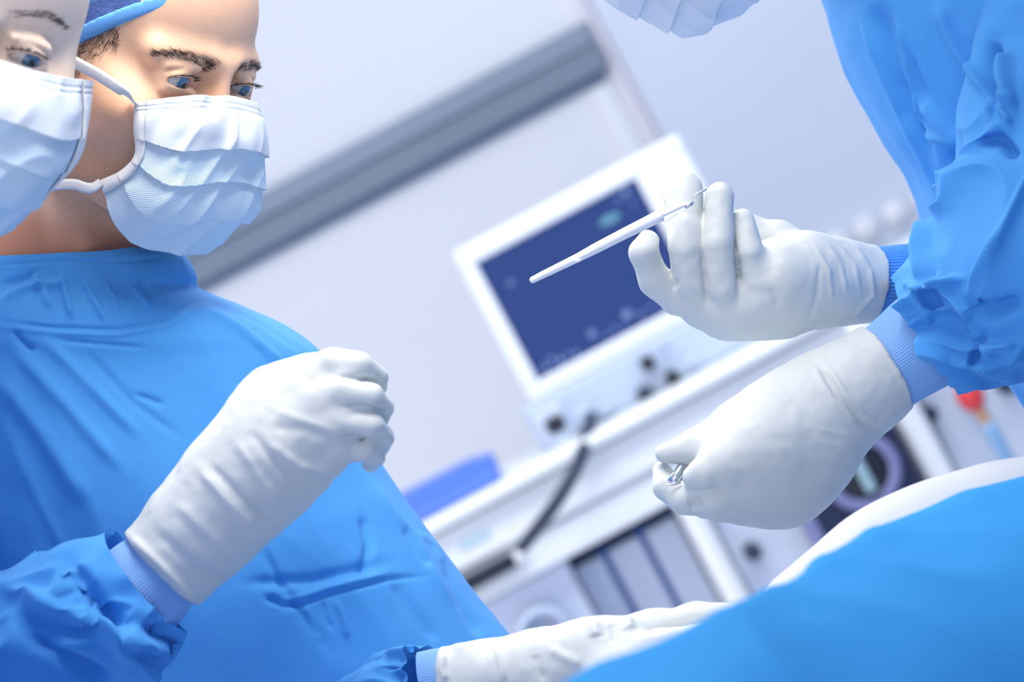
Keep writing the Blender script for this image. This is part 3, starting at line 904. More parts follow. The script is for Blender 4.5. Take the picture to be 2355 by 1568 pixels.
def sleeve(name, parent, path, nr=220, nc=260, amp=.006, folds=(), seed=1, m=None, rings=9.0, ends=(0.2, 0.2), flat=1.0, lump=.004):
    V, F, s, th = tube_np(path, nr, nc, flat)
    F = fix_out(V, F)
    N = normals_np(V, F)
    cx, cy = np.cos(th), np.sin(th)
    q = np.stack([cx * .9 + s * 3, cy * .9 + s * 2, s * rings], 1)
    wv = np.stack([noise3(q * 1.3 + 7, seed + 20), noise3(q * 1.3 + 31, seed + 21), noise3(q * 1.3 + 57, seed + 22)], 1) * .5
    a = ridged(q + wv, seed); b = ridged(q * 2.1 + wv * 2, seed + 3)
    d = amp * (np.sign(a) * np.abs(a) ** 1.2 * .8 + .35 * b) + lump * noise3(np.stack([cx, cy, s * 6], 1) * 1.2, seed + 9)
    V = V + N * d[:, None]
    N = normals_np(V, F)
    V = V + N * fold_disp(V, N, folds)[:, None]
    o = mesh_np(name, W(V), F, m or m_gown, parent)
    return o

def cuff(name, parent, path, m=None, ribs=70, nr=60, nc=420, amp=.0004):
    V, F, s, th = tube_np(path, nr, nc)
    F = fix_out(V, F); N = normals_np(V, F)
    V = V + N * (amp * np.sin(th * ribs) + .0008 * noise3(np.stack([np.cos(th), np.sin(th), s * 30], 1) * 1.5, 4))[:, None]
    return mesh_np(name, W(V), F, m or m_cuff, parent)

def torso(name, parent, rings, nr, nc, folds, seed=1, amp=.004, expo=2.25, n_frame=None, down=True, m=None):
    """rings: (y, x_left, x_right, D, half depth m, tilt px, world_align 0..1)"""
    R = np.array(rings, float)
    t = np.linspace(0, 1, len(R))
    key = np.concatenate([[0], np.cumsum(np.abs(np.diff(R[:, 0])) ** .75)]); key /= key[-1]
    S = interp_cr(key, R, np.linspace(0, 1, nr))
    th = np.linspace(0, 2 * np.pi, nc, endpoint=False)
    c, sn = np.cos(th), np.sin(th)
    ex = np.sign(c) * np.abs(c) ** (2 / expo); ez = np.sign(sn) * np.abs(sn) ** (2 / expo)
    V = []
    for y, xl, xr, Dd, hd, tilt, wa in S:
        cen = L((xl + xr) / 2, y, Dd); hw = (xr - xl) / 2 * Dd / FPX; tl = tilt * Dd / FPX
        ang = wa * ROLL
        axx = np.array([math.cos(ang), math.sin(ang), 0])
        row = cen + hw * ex[:, None] * axx + hd * ez[:, None] * np.array([0, 0, 1.0])
        row[:, 1] += tl * ex
        V.append(row)
    V = np.array(V).reshape(-1, 3)
    F = grid_faces(nr, nc); F = fix_out(V, F); N = normals_np(V, F)
    # long soft folds running down plus crumple
    dn = np.array([SR, -CR, 0]); sd = np.array([CR, SR, 0])
    a = V @ dn; b = V @ sd; z = V[:, 2]
    q = np.stack([b * 11, a * 3.2, z * 9], 1)
    wv = noise3(q * .7 + 11, seed + 5)
    d = amp * (ridged(q + wv[:, None] * .6, seed) * .8 + .45 * ridged(np.stack([b * 24, a * 9, z * 20], 1) + wv[:, None], seed + 1)) + amp * .15 * noise3(V * 60, seed + 2)
    V = V + N * d[:, None]
    N = normals_np(V, F)
    V = V + N * fold_disp(V, N, folds)[:, None]
    LAST[:] = list(W(V[-nc:]).mean(0))
    return mesh_np(name, W(V), F, m or m_gown, parent)

LAST = [0, 0, 0]
def legs(parent, X, Y, hem_z, facing=1.0):
    for sg in (-1, 1):
        tube_world('trouser_leg', [(X + sg * .1, Y, hem_z + .5), (X + sg * .1, Y, hem_z), (X + sg * .1, Y, .2), (X + sg * .1, Y, .06)], .075, m_gown, parent, seg=20, n=24)
        s = SDF((X + sg * .1 - .16, Y - .3, -.01), (X + sg * .1 + .16, Y + .3, .14), .006)
        s.cone((X + sg * .1, Y - .0, .05), (X + sg * .1, Y - .16 * facing, .042), .045, .042, .01)
        s.cone((X + sg * .1, Y + .04, .055), (X + sg * .1, Y - .02, .075), .045, .042, .01)
        sl, A, B, Cc = s.box(s.lo, s.lo + s.h * s.n); s.d = np.maximum(s.d, -(Cc + A * 0 + B * 0) + .001).astype(np.float32)
        V, F = s.mesh(2)
        mesh_np('shoe', V, F, m_shoe, parent)

#@@MAN
# ---------------- the man in profile, at the left
fx = wpos(0, 0, 1.72)
man = empty('person', (-0.33, 1.73, 0), label='man in blue gown with pleated mask and fist raised to his chest, looking down', cat='person')
frM = head_frame(55, 12, 0, (483, 186), 1.60, .96)
neckM = (np.array(L(140, 720, 1.69)) - frM[1]) @ frM[0].T
bodyM = build_head(frM, man, m_skin, m_hair, neckM, gaze=(0.05, -0.30))
build_cap(frM, man)
mk, G = build_mask(frM, man)
# ties: upper from the top corner to the ear, lower from the bottom corner to the nape
def hl(h): return np.asarray(h, float) @ frM[0] + frM[1]
cor = hl(G[2, 1]); cor2 = hl(G[-3, 1])
def on_side(px, py, x):
    a = L(px, py, 1.0); R, O = frM
    k = R[0]                       # head-left axis
    k = k / np.linalg.norm(k); t = (x * .96 + O @ k) / (a @ k)
    return a * t
nS = -frM[0][0]
ribbon('mask_tie', [cor + nS * .002, on_side(285, 212, -.0755), on_side(232, 176, -.0815), on_side(172, 143, -.0845), on_side(110, 108, -.085), on_side(40, 70, -.083)], .0078, m_tie, mk, nS)
ribbon('mask_tie', [cor2 + nS * .002, on_side(215, 431, -.0655), on_side(170, 424, -.0685), on_side(120, 426, -.0690), on_side(60, 428, -.067)], .0072, m_tie, mk, nS)

rings = [(590, -75, 410, 1.680, .066, 14, 0), (604, -78, 425, 1.680, .068, 13, 0), (640, -88, 447, 1.682, .072, 10, 0), (672, -110, 453, 1.686, .080, 8, 0), (700, -180, 520, 1.692, .092, 4, 0),
         (740, -290, 618, 1.700, .106, 0, 0), (780, -350, 688, 1.708, .118, 0, 0), (815, -390, 732, 1.715, .126, 0, 0), (900, -410, 780, 1.72, .138, 0, 0),
         (1060, -400, 862, 1.72, .148, 0, 0), (1310, -350, 1046, 1.72, .152, 0, 0), (1470, -300, 1158, 1.72, .152, 0, .04), (1720, -160, 1320, 1.72, .155, 0, .35), (2400, 160, 1640, 1.73, .165, 0, 1), (3450, 640, 2130, 1.73, .175, 0, 1)]
foldsM = [([(0, 738), (120, 752), (270, 757), (380, 735), (452, 690)], 5, -0.0018), ([(0, 752), (120, 766), (270, 771), (390, 748), (462, 700)], 6, 0.0013),
          ([(-40, 612), (120, 601), (300, 600), (405, 588)], 5, -0.0011),
          ([(75, 620), (95, 660), (120, 715)], 9, 0.0040), ([(140, 625), (152, 680), (168, 738)], 8, 0.0044), ([(190, 640), (215, 690), (245, 742)], 8, 0.0034), ([(240, 640), (262, 690), (268, 735)], 7, 0.0025),
          ([(0, 690), (70, 660), (150, 650)], 10, 0.0034), ([(300, 655), (325, 690), (352, 716)], 8, 0.0032), ([(318, 640), (338, 668), (350, 690)], 6, -0.0023), ([(0, 655), (60, 640), (100, 620)], 8, -0.0023),
          ([(30, 755), (45, 780), (80, 810)], 8, -0.0034), ([(90, 770), (200, 880), (330, 1010)], 14, 0.0032), ([(20, 790), (150, 930), (290, 1090)], 16, 0.0032), ([(190, 800), (300, 920), (420, 1010)], 10, -0.0016),
          ([(-20, 850), (100, 1000), (210, 1170)], 22, 0.0046), ([(310, 905), (345, 918), (375, 930)], 7, -0.0021), ([(120, 780), (220, 790), (340, 800)], 6, -0.0014),
          ([(470, 705), (560, 760), (660, 845)], 10, 0.0025), ([(480, 690), (600, 740), (700, 810)], 8, -0.0016), ([(540, 760), (600, 810), (640, 870)], 8, -0.0016),
          ([(560, 1340), (720, 1335), (900, 1290)], 14, -0.0034), ([(640, 1408), (760, 1365), (900, 1330), (980, 1325)], 6, -0.0023), ([(630, 1395), (750, 1352), (900, 1316)], 8, 0.0025),
          ([(832, 1180), (850, 1250), (838, 1330)], 12, -0.0034), ([(600, 1250), (640, 1330), (760, 1500)], 10, -0.0034), ([(610, 1370), (650, 1390), (690, 1385)], 9, -0.0046),
          ([(700, 1390), (720, 1440), (740, 1480)], 6, 0.0029), ([(770, 1375), (790, 1430), (800, 1470)], 6, 0.0029), ([(740, 1380), (750, 1420), (765, 1450)], 5, -0.0023),
          ([(920, 1210), (960, 1270), (990, 1310)], 9, -0.0029), ([(960, 1225), (1000, 1250), (1020, 1300)], 8, 0.0025), ([(900, 1330), (950, 1400), (1010, 1480)], 14, -0.0034), ([(1010, 1300), (1060, 1390), (1110, 1470)], 12, -0.0025),
          ([(840, 1090), (930, 1220), (1060, 1400)], 20, 0.0029)]
gownM = torso('gown', man, rings, 600, 620, foldsM, seed=3, amp=.0026)
LASTM = list(LAST)

# right arm: sleeve, cuff and glove raised to the chest
slf = [([(0, 1345), (120, 1395), (300, 1470), (430, 1500)], 22, 0.0108), ([(165, 1290), (220, 1380), (300, 1460)], 16, -0.0108), ([(60, 1450), (160, 1520), (260, 1568)], 18, -0.0081),
       ([(330, 1440), (400, 1480), (440, 1560)], 16, -0.0121), ([(230, 1440), (300, 1520), (380, 1568)], 14, 0.0081), ([(120, 1380), (160, 1330), (200, 1290)], 12, 0.0081)]
sl1 = sleeve('sleeve', gownM, [(-330, 850, 1.66, 190), (-400, 1200, 1.58, 185), (-380, 1480, 1.52, 190), (-260, 1590, 1.49, 195), (-60, 1570, 1.475, 190), (130, 1490, 1.47, 188), (265, 1405, 1.47, 160), (335, 1345, 1.47, 128)], folds=slf, seed=5, amp=.009, rings=16)
cuff('cuff', sl1, [(270, 1412, 1.47, 118), (330, 1350, 1.47, 114), (395, 1288, 1.47, 100)], m_cuff, ribs=90, amp=.00018)
ax = L(520, 1160, 1.47) - L(375, 1310, 1.47); ax /= np.linalg.norm(ax)
fist = [dict(p=[(350, 1335, 1.47, 119), (470, 1205, 1.468, 124), (560, 1105, 1.465, 126)], k=.01),
        dict(p=[(560, 1105, 1.465, 126), (640, 1010, 1.462, 122), (680, 965, 1.460, 105)], k=.02),
        dict(p=[(640, 925, 1.462, 88), (700, 885, 1.458, 62)], k=.015),
        dict(p=[(650, 1080, 1.462, 90), (740, 1035, 1.455, 56)], k=.015),
        dict(p=[(690, 890, 1.455, 60), (765, 838, 1.447, 38), (826, 842, 1.444, 33), (866, 868, 1.455, 26), (866, 890, 1.482, 24)], k=.010, k2=.0012),
        dict(p=[(700, 945, 1.450, 60), (785, 902, 1.438, 36), (850, 910, 1.437, 32), (880, 938, 1.451, 27), (872, 962, 1.48, 24)], k=.010, k2=.0010),
        dict(p=[(700, 1005, 1.450, 60), (788, 970, 1.438, 35), (852, 978, 1.437, 32), (882, 1004, 1.451, 26), (870, 1026, 1.48, 24)], k=.010, k2=.0010),
        dict(p=[(720, 1055, 1.455, 52), (790, 1032, 1.446, 31), (842, 1036, 1.445, 28), (864, 1050, 1.458, 23), (852, 1066, 1.48, 21)], k=.010, k2=.0010),
        dict(p=[(600, 960, 1.50, 70), (700, 900, 1.53, 48), (790, 880, 1.545, 40), (850, 930, 1.54, 34)], k=.008)]
ff = [([(290, 1225), (370, 1300), (456, 1392)], 11, .0022), ([(455, 1075), (530, 1160), (605, 1235)], 11, .0020), ([(475, 1060), (550, 1140), (640, 1215)], 9, -.0016),
      ([(540, 1010), (600, 1100), (650, 1170)], 11, .0014), ([(570, 985), (640, 1070), (700, 1120)], 12, -.0016), ([(600, 1010), (690, 1075), (790, 1095)], 13, .0016), ([(620, 985), (700, 985), (780, 1010)], 14, -.0012), ([(620, 935), (700, 970), (800, 1005)], 10, .0008), ([(768, 866), (820, 868), (880, 882)], 5, -.0018), ([(786, 934), (840, 934), (895, 950)], 5, -.0018), ([(786, 1004), (840, 1006), (890, 1020)], 5, -.0018),
      ([(350, 1215), (430, 1290), (520, 1340)], 14, -.0012), ([(400, 1150), (480, 1230), (560, 1290)], 14, .0012), ([(440, 1300), (480, 1330), (530, 1330)], 12, -.0018)]
gl1 = glove('glove', man, fist, folds=ff, open_at=(L(378, 1310, 1.47), ax), k=.004)

# left arm: low, lying towards the drape
sl2 = sleeve('sleeve', gownM, [(560, 950, 1.80, 150), (620, 1500, 1.76, 150), (690, 1760, 1.66, 140), (820, 1690, 1.58, 128), (910, 1610, 1.535, 112), (985, 1570, 1.515, 84)], nr=160, nc=200, seed=9, amp=.006, rings=22,
             folds=[([(880, 1510), (960, 1500), (1010, 1500)], 9, .006), ([(900, 1560), (950, 1540), (1000, 1560)], 10, -.007), ([(880, 1540), (930, 1520), (990, 1530)], 8, -.005)])
cuff('cuff', sl2, [(975, 1575, 1.513, 76), (1010, 1568, 1.512, 76), (1050, 1563, 1.51, 76)], m_cuff, ribs=80, amp=.0002)
ax2 = L(1250, 1545, 1.5) - L(1040, 1568, 1.51); ax2 /= np.linalg.norm(ax2)
low = [dict(p=[(1000, 1572, 1.51, 84), (1120, 1562, 1.505, 84), (1250, 1545, 1.5, 84)], k=.01), dict(p=[(1250, 1545, 1.5, 86), (1370, 1512, 1.49, 76), (1440, 1490, 1.485, 66)], k=.02),
       dict(p=[(1390, 1490, 1.50, 60), (1500, 1455, 1.50, 50), (1600, 1432, 1.495, 42), (1690, 1418, 1.485, 36)], k=.008),
       dict(p=[(1400, 1520, 1.475, 55), (1520, 1490, 1.465, 40), (1620, 1470, 1.46, 36), (1690, 1465, 1.46, 32)], k=.006),
       dict(p=[(1400, 1550, 1.465, 52), (1520, 1530, 1.455, 40), (1620, 1520, 1.45, 35)], k=.006),
       dict(p=[(1390, 1580, 1.46, 50), (1500, 1570, 1.45, 38), (1580, 1565, 1.45, 32)], k=.006),
       dict(p=[(1300, 1520, 1.53, 50), (1420, 1480, 1.545, 40), (1520, 1450, 1.545, 34)], k=.008)]
lf = [([(1020, 1500), (1015, 1540), (1030, 1568)], 9, .0025), ([(1040, 1488), (1055, 1482), (1075, 1490)], 12, .0018), ([(1140, 1480), (1150, 1520), (1160, 1568)], 6, .0016), ([(1365, 1432), (1368, 1440), (1372, 1465)], 13, .0032), ([(1442, 1422), (1444, 1432), (1448, 1450)], 13, .0030),
      ([(1405, 1430), (1412, 1450), (1420, 1480)], 10, -.002), ([(1260, 1490), (1300, 1510), (1340, 1530)], 12, .0016), ([(1230, 1500), (1235, 1540), (1255, 1568)], 12, -.0014)]
glove('glove', man, low, folds=lf, open_at=(L(1022, 1568, 1.51), ax2), k=.004)
legs(man, *LASTM[:2], .35)

#@@WOMAN
# ---------------- the woman cut by the left edge
woman = empty('person', (-0.62, 1.22, 0), label='fair woman with blue eye and pleated mask, her face cut by the picture edge', cat='person')
frW = head_frame(20, 8, -12, (-55, 95), 1.38, .93)
neckW = np.array([-.05, -.18, -.05])
build_head(frW, woman, m_skin_w, m_hair_w, neckW, female=True, gaze=(0.30, -0.28))
build_cap(frW, woman, front_y=.064, slope=.22)
Lw = [(-.079, -.006, .050), (-.082, -.030, .050), (-.082, -.054, .052), (-.071, -.076, .054), (-.055, -.100, .050)]
Kw = [(-.046, -.009, .087), (-.054, -.036, .098), (-.054, -.060, .100), (-.048, -.086, .094), (-.040, -.114, .064)]
build_mask(frW, woman, Lc=Lw, Kc=Kw)
nbq = neckW @ frW[0] + frW[1]
nD = -nbq[2]; nx = 1177.5 + nbq[0] / nD * FPX; ny = 784 - nbq[1] / nD * FPX
ringsW = [(ny - 60, nx - 250, nx + 235, nD, .066, 0, 0), (ny - 10, nx - 265, nx + 250, nD, .070, 0, 0), (ny + 60, nx - 420, nx + 300, nD - .01, .085, 0, 0), (ny + 140, nx - 640, min(nx + 420, -110), nD - .03, .10, 0, 0), (ny + 300, nx - 760, -100, nD - .06, .115, 0, 0),
          (1320, nx - 760, -95, 1.25, .115, 0, .1), (1568, nx - 700, -80, 1.24, .115, 0, .4), (2200, -900, 160, 1.24, .12, 0, 1), (3800, -160, 1000, 1.24, .13, 0, 1)]
gownW = torso('gown', woman, ringsW, 200, 240, [], seed=13, amp=.003)
slw = sleeve('sleeve', gownW, [(-330, ny + 330, 1.20, 190), (-360, 1400, 1.13, 180), (-300, 1900, 1.10, 170), (-480, 2160, 1.05, 150), (-250, 2140, 1.02, 120)], nr=120, nc=120, seed=41, amp=.006)
cuff('cuff', slw, [(-310, 2150, 1.022, 110), (-220, 2135, 1.018, 108), (-120, 2120, 1.012, 100)], nr=30, nc=160)
axw = L(80, 2095, 1.0) - L(-140, 2122, 1.012); axw /= np.linalg.norm(axw)
glove('glove', woman, [dict(p=[(-170, 2125, 1.014, 112), (0, 2105, 1.005, 115), (140, 2080, 1.0, 110)], k=.01), dict(p=[(180, 2030, 1.0, 60), (340, 2000, .995, 48), (420, 2060, .985, 40)], k=.01, k2=.002),
      dict(p=[(180, 2090, .99, 60), (370, 2080, .98, 48), (450, 2140, .975, 40)], k=.01, k2=.002), dict(p=[(180, 2140, .985, 58), (360, 2160, .975, 46), (430, 2220, .97, 38)], k=.01, k2=.002),
      dict(p=[(160, 2180, .985, 50), (310, 2230, .975, 40), (370, 2280, .972, 34)], k=.01, k2=.002), dict(p=[(30, 2020, 1.01, 60), (150, 1930, 1.02, 50), (260, 1920, 1.02, 42)], k=.01)], h=.0022, open_at=(L(-135, 2121, 1.012), axw))
legs(woman, *LAST[:2], .35)

#@@SURGEON
# ---------------- the surgeon at the right, head above the frame
sur = empty('person', (0.62, 1.75, 0), label='surgeon at the right edge in wrinkled blue gown holding both gloved hands forward', cat='person')
frS = head_frame_dir((-.93, .30, .20), (-.20, -.78, .60), (1478, -25), 1.62, (0, -.036, .118))
neckS = np.array([0, -.18, -.05])
build_head(frS, sur, m_skin, m_hair, neckS, gaze=(-0.1, -0.35), h=.0026)
build_cap(frS, sur)
build_mask(frS, sur, white_to=1.2)
ringsS = [(-330, 1830, 2300, 1.76, .10, 0, 0), (-200, 1850, 2600, 1.74, .13, 0, 0), (0, 1916, 2760, 1.73, .14, 0, 0), (80, 1942, 2790, 1.73, .145, 0, 0), (220, 2000, 2830, 1.73, .145, 0, 0), (300, 2048, 2860, 1.73, .145, 0, .1), (370, 2102, 2880, 1.73, .145, 0, .2),
          (480, 2146, 2930, 1.73, .145, 0, .3), (560, 2182, 2980, 1.73, .145, 0, .4), (900, 2400, 3180, 1.73, .145, 0, .7), (1568, 2740, 3520, 1.73, .15, 0, 1), (3200, 3500, 4400, 1.74, .16, 0, 1)]
foldsS = [([(1975, 20), (2020, 150), (2085, 300), (2190, 500)], 6, 0.0049), ([(1995, 0), (2060, 190), (2110, 300), (2150, 400)], 12, -0.0063), ([(2060, 40), (2085, 160), (2125, 260)], 9, 0.0056), ([(2080, 120), (2100, 220), (2115, 300)], 5, 0.0042),
          ([(2010, 0), (2060, 110), (2130, 260)], 20, -0.0070), ([(2150, 0), (2210, 120), (2270, 200)], 16, 0.0084), ([(2115, 230), (2180, 300), (2230, 320)], 12, 0.0070), ([(2120, 310), (2180, 320), (2250, 330)], 9, 0.0063), ([(2180, 365), (2230, 350), (2270, 335)], 12, -0.0070),
          ([(2050, 180), (2080, 260), (2130, 330)], 10, -0.0042)]
gownS = torso('gown', sur, ringsS, 300, 420, foldsS, seed=21, amp=.0058)
LASTS = list(LAST)
# near arm (lower hand)
slS = [([(2145, 30), (2230, 150), (2270, 220), (2285, 300)], 9, 0.0081), ([(2290, 90), (2270, 170), (2280, 250)], 16, -0.0162), ([(2320, 120), (2315, 200), (2330, 260)], 12, 0.0135), ([(2285, 210), (2310, 260), (2330, 290)], 6, 0.0068),
       ([(2240, 330), (2300, 320), (2340, 360)], 12, -0.0108), ([(2380, 380), (2310, 520), (2225, 690)], 10, 0.0081), ([(2215, 640), (2150, 650), (2090, 660)], 8, 0.0108), ([(2110, 640), (2150, 700), (2230, 780)], 14, -.0055), ([(2230, 760), (2260, 800), (2340, 790)], 9, 0.0095),
       ([(2080, 640), (2110, 690), (2150, 760)], 10, .003), ([(2200, 700), (2280, 720), (2355, 690)], 18, -0.0108), ([(2230, 850), (2250, 800), (2260, 770)], 9, -0.0095), ([(2160, 620), (2200, 700), (2240, 740)], 9, 0.0081), ([(2205, 830), (2270, 850), (2355, 870)], 12, 0.0054)]
slA = sleeve('sleeve', gownS, [(2570, -260, 1.66, 245), (2510, 60, 1.61, 240), (2470, 280, 1.58, 238), (2430, 460, 1.565, 228), (2350, 610, 1.562, 220), (2250, 704, 1.572, 182), (2185, 745, 1.580, 143), (2140, 772, 1.585, 124)], nr=320, nc=320, seed=31, amp=.012, rings=14, folds=slS, lump=.005)
cuff('cuff', slA, [(2200, 735, 1.586, 118), (2120, 790, 1.588, 113), (2020, 862, 1.588, 98)], m_cuff, ribs=100, amp=.0002)
ax3 = L(1900, 930, 1.59) - L(2050, 838, 1.59); ax3 /= np.linalg.norm(ax3)
lower = [dict(p=[(2075, 822, 1.59, 111), (1980, 885, 1.588, 110), (1890, 940, 1.585, 116)], k=.01),
         dict(p=[(1890, 940, 1.585, 116), (1800, 1010, 1.578, 128), (1740, 1060, 1.57, 120)], k=.02),
         dict(p=[(1850, 1040, 1.585, 110), (1800, 1100, 1.585, 98), (1690, 1120, 1.575, 78)], k=.02),
         dict(p=[(1800, 960, 1.585, 80), (1700, 985, 1.575, 62), (1610, 1028, 1.567, 44), (1530, 1043, 1.565, 24)], k=.006),
         dict(p=[(1750, 1020, 1.553, 80), (1670, 1062, 1.545, 50), (1620, 1086, 1.545, 36), (1594, 1096, 1.548, 27)], k=.016, k2=.004),
         dict(p=[(1522, 1082, 1.575, 23), (1535, 1118, 1.568, 32), (1575, 1145, 1.562, 38), (1640, 1140, 1.556, 50), (1720, 1110, 1.56, 70)], k=.004),
         dict(p=[(1618, 1168, 1.57, 25), (1660, 1165, 1.566, 34), (1760, 1130, 1.57, 60)], k=.004)]
lof = [([(1885, 838), (1930, 915), (1985, 975), (2030, 985)], 7, -.0020), ([(1870, 842), (1915, 920), (1975, 985)], 6, .0016), ([(1905, 845), (1950, 915), (2000, 965)], 6, .0016), ([(1990, 748), (2050, 830), (2108, 925)], 6, .0020),
       ([(1960, 1000), (1920, 995), (1880, 985)], 6, .0004), ([(1950, 1025), (1910, 1022), (1870, 1015)], 6, .0004), ([(1930, 1050), (1890, 1052), (1840, 1050)], 6, .0004), ([(1580, 1165), (1600, 1160), (1615, 1150)], 14, -.004)]
glove('glove', sur, lower, folds=lof, open_at=(L(2042, 843, 1.588), ax3), k=.004)
# far arm (upper hand)
slB = sleeve('sleeve', gownS, [(2620, 60, 1.80, 180), (2560, 400, 1.73, 180), (2440, 545, 1.69, 165), (2300, 590, 1.665, 140), (2200, 625, 1.65, 112), (2130, 650, 1.642, 92)], nr=160, nc=200, seed=37, amp=.005, rings=20)
cuff('cuff', slB, [(2150, 645, 1.643, 88), (2080, 652, 1.64, 87), (1980, 655, 1.635, 84)], m_cuff2, ribs=64, amp=.0007)
ax4 = L(1850, 640, 1.62) - L(2000, 655, 1.635); ax4 /= np.linalg.norm(ax4)
upper = [dict(p=[(2040, 655, 1.637, 88), (1930, 648, 1.63, 92), (1850, 645, 1.62, 96)], k=.01),
         dict(p=[(1850, 645, 1.62, 98), (1770, 665, 1.612, 88), (1700, 690, 1.608, 72)], k=.02),
         dict(p=[(1780, 690, 1.61, 66), (1690, 712, 1.605, 52), (1620, 700, 1.602, 48)], k=.02),
         dict(p=[(1640, 712, 1.604, 42), (1560, 684, 1.598, 40), (1508, 645, 1.592, 37), (1480, 580, 1.585, 34), (1490, 556, 1.588, 28)], k=.006, k2=.003),
         dict(p=[(1610, 712, 1.604, 40), (1588, 650, 1.588, 40), (1576, 570, 1.582, 41), (1576, 520, 1.588, 42), (1570, 438, 1.600, 46)], k=.004, k2=.0008),
         dict(p=[(1680, 722, 1.604, 40), (1662, 660, 1.586, 38), (1650, 560, 1.580, 37), (1656, 452, 1.586, 33)], k=.003, k2=.0008),
         dict(p=[(1752, 712, 1.604, 42), (1736, 650, 1.590, 36), (1722, 580, 1.586, 34), (1707, 508, 1.592, 29)], k=.003, k2=.0008),
         dict(p=[(1850, 620, 1.612, 62), (1790, 630, 1.598, 54), (1775, 640, 1.597, 50)], k=.012),
         dict(p=[(1870, 610, 1.63, 60), (1790, 556, 1.645, 46), (1720, 540, 1.65, 42), (1640, 505, 1.640, 40), (1610, 478, 1.632, 34)], k=.006)]
upf = [([(1960, 560), (2000, 620), (2010, 680), (1945, 742)], 6, .0012), ([(1900, 560), (1935, 610), (1948, 680)], 5, .0010), ([(1870, 560), (1905, 620), (1915, 700)], 5, .0010), ([(1925, 560), (1965, 610), (1980, 680)], 5, .0010), ([(1885, 600), (1880, 680), (1860, 740)], 6, -.0010),
       ([(1770, 660), (1785, 690), (1790, 710)], 8, -.0016), ([(1612, 580), (1620, 640), (1626, 700)], 5, -.0014), ([(1686, 540), (1698, 620), (1700, 700)], 5, -.0014), ([(1840, 560), (1880, 590), (1920, 640)], 6, .0010), ([(1555, 640), (1552, 655), (1545, 665)], 7, -.0015)]
glove('glove', sur, upper, folds=upf, open_at=(L(2006, 655, 1.635), ax4), k=.003)
legs(sur, *LASTS[:2], .35)

#@@INSTR
# ---------------- instruments
def lpt(px, py, D): return W(L(px, py, D))
ins = empty('electrosurgical_pencil', lpt(1420, 545, 1.575), label='slim white pencil shaped instrument held in the upper gloved hand', cat='instrument')
def rod(name, prof, m, parent, seg=20):
    V = []
    P = np.array([L(*p[:3]) for p in prof]); R = np.array([p[3] * p[2] / FPX for p in prof])
    T = P[-1] - P[0]; T /= np.linalg.norm(T); n = np.array([0, 0, 1.0]); n = n - T * (n @ T); n /= np.linalg.norm(n); b = np.cross(T, n)
    th = np.linspace(0, 2 * np.pi, seg, endpoint=False)
    V = (P[:, None] + R[:, None, None] * (np.cos(th)[None, :, None] * n + np.sin(th)[None, :, None] * b)).reshape(-1, 3)
    F = grid_faces(len(P), seg)
    F = fix_out(V, F)
    return mesh_np(name, W(V), F, m, parent)
rod('barrel', [(1219, 647, 1.545, .5), (1220, 646.5, 1.545, 5), (1224, 644, 1.545, 7.5), (1250, 631, 1.547, 8.5), (1330, 592, 1.552, 10), (1370, 571, 1.555, 12), (1440, 535, 1.560, 13), (1500, 505, 1.565, 14), (1520, 496, 1.566, 15), (1526, 493, 1.566, .5)], m_instr, ins)
rod('button', [(1322, 599, 1.546, .5), (1324, 600, 1.5455, 4), (1332, 599, 1.5455, 4.5), (1337, 597, 1.546, .5)], m_instr, ins, 12)
rod('shaft', [(1520, 496, 1.566, 5), (1545, 484, 1.567, 5.5), (1575, 470, 1.568, 5), (1582, 467, 1.568, .5)], m_instr, ins, 12)
rod('collar', [(1574, 476, 1.566, .5), (1575, 476, 1.566, 5.5), (1590, 468, 1.566, 5.5), (1596, 465, 1.566, .5)], m_steel, ins, 12)
rod('tip', [(1596, 450, 1.568, .5), (1604, 446, 1.568, 3), (1622, 436, 1.57, 2.6), (1626, 433, 1.57, .5)], m_steel, ins, 12)
rod('seam_pin', [(1519, 513, 1.556, .3), (1530, 509, 1.556, 1.3), (1556, 491, 1.557, 1.2), (1562, 488, 1.557, .3)], m_steel, ins, 8)

cl = empty('steel_clamp', lpt(1555, 1095, 1.56), label='small steel clamp gripped between the fingers of the lower gloved hand', cat='clamp')
rod('jaw', [(1543, 1112, 1.558, .5), (1546, 1110, 1.558, 13), (1558, 1092, 1.56, 12), (1566, 1078, 1.562, 12), (1600, 1040, 1.575, 10), (1602, 1038, 1.575, .5)], m_steel, cl)
rod('jaw_edge', [(1533, 1115, 1.553, .5), (1536, 1115, 1.553, 2.4), (1564, 1110, 1.553, 2.4), (1567, 1110, 1.553, .5)], m_steel, cl, 10)

#@@DRAPE
# ---------------- patient drape and sheet on the operating table
table = empty('operating_table', (0.28, 1.2, 0), label='operating table hidden beneath the blue drape', cat='table')
def wbox(name, lo, hi, m, parent, bev=.01):
    bm = bmesh.new(); bm_box(bm, lo, hi, bev); return bm_obj(name, bm, m, parent)
wbox('table_top', (-0.16, 1.06, .76), (0.92, 1.34, .86), m_hose, table)
wbox('column', (0.2, 1.12, .08), (0.42, 1.32, .76), m_steel, table)
wbox('foot', (-0.05, 1.02, 0), (0.7, 1.42, .08), m_steel, table)

ridge = [(900, 1720, .98), (1180, 1600, .99), (1400, 1490, 1.0), (1560, 1424, 1.02), (1680, 1374, 1.06), (1780, 1332, 1.12), (1880, 1272, 1.19), (1970, 1222, 1.25), (2080, 1178, 1.31), (2200, 1140, 1.35), (2355, 1100, 1.39), (2700, 1000, 1.42), (3000, 900, 1.44)]
RW = np.concatenate([[(-.25, 1.03, .875), (-.20, 1.0, .99)], W(LA(ridge)), [(.62, 1.40, .985), (.88, 1.34, .94), (.98, 1.28, .875)]])
R3 = catmull(RW, 230)
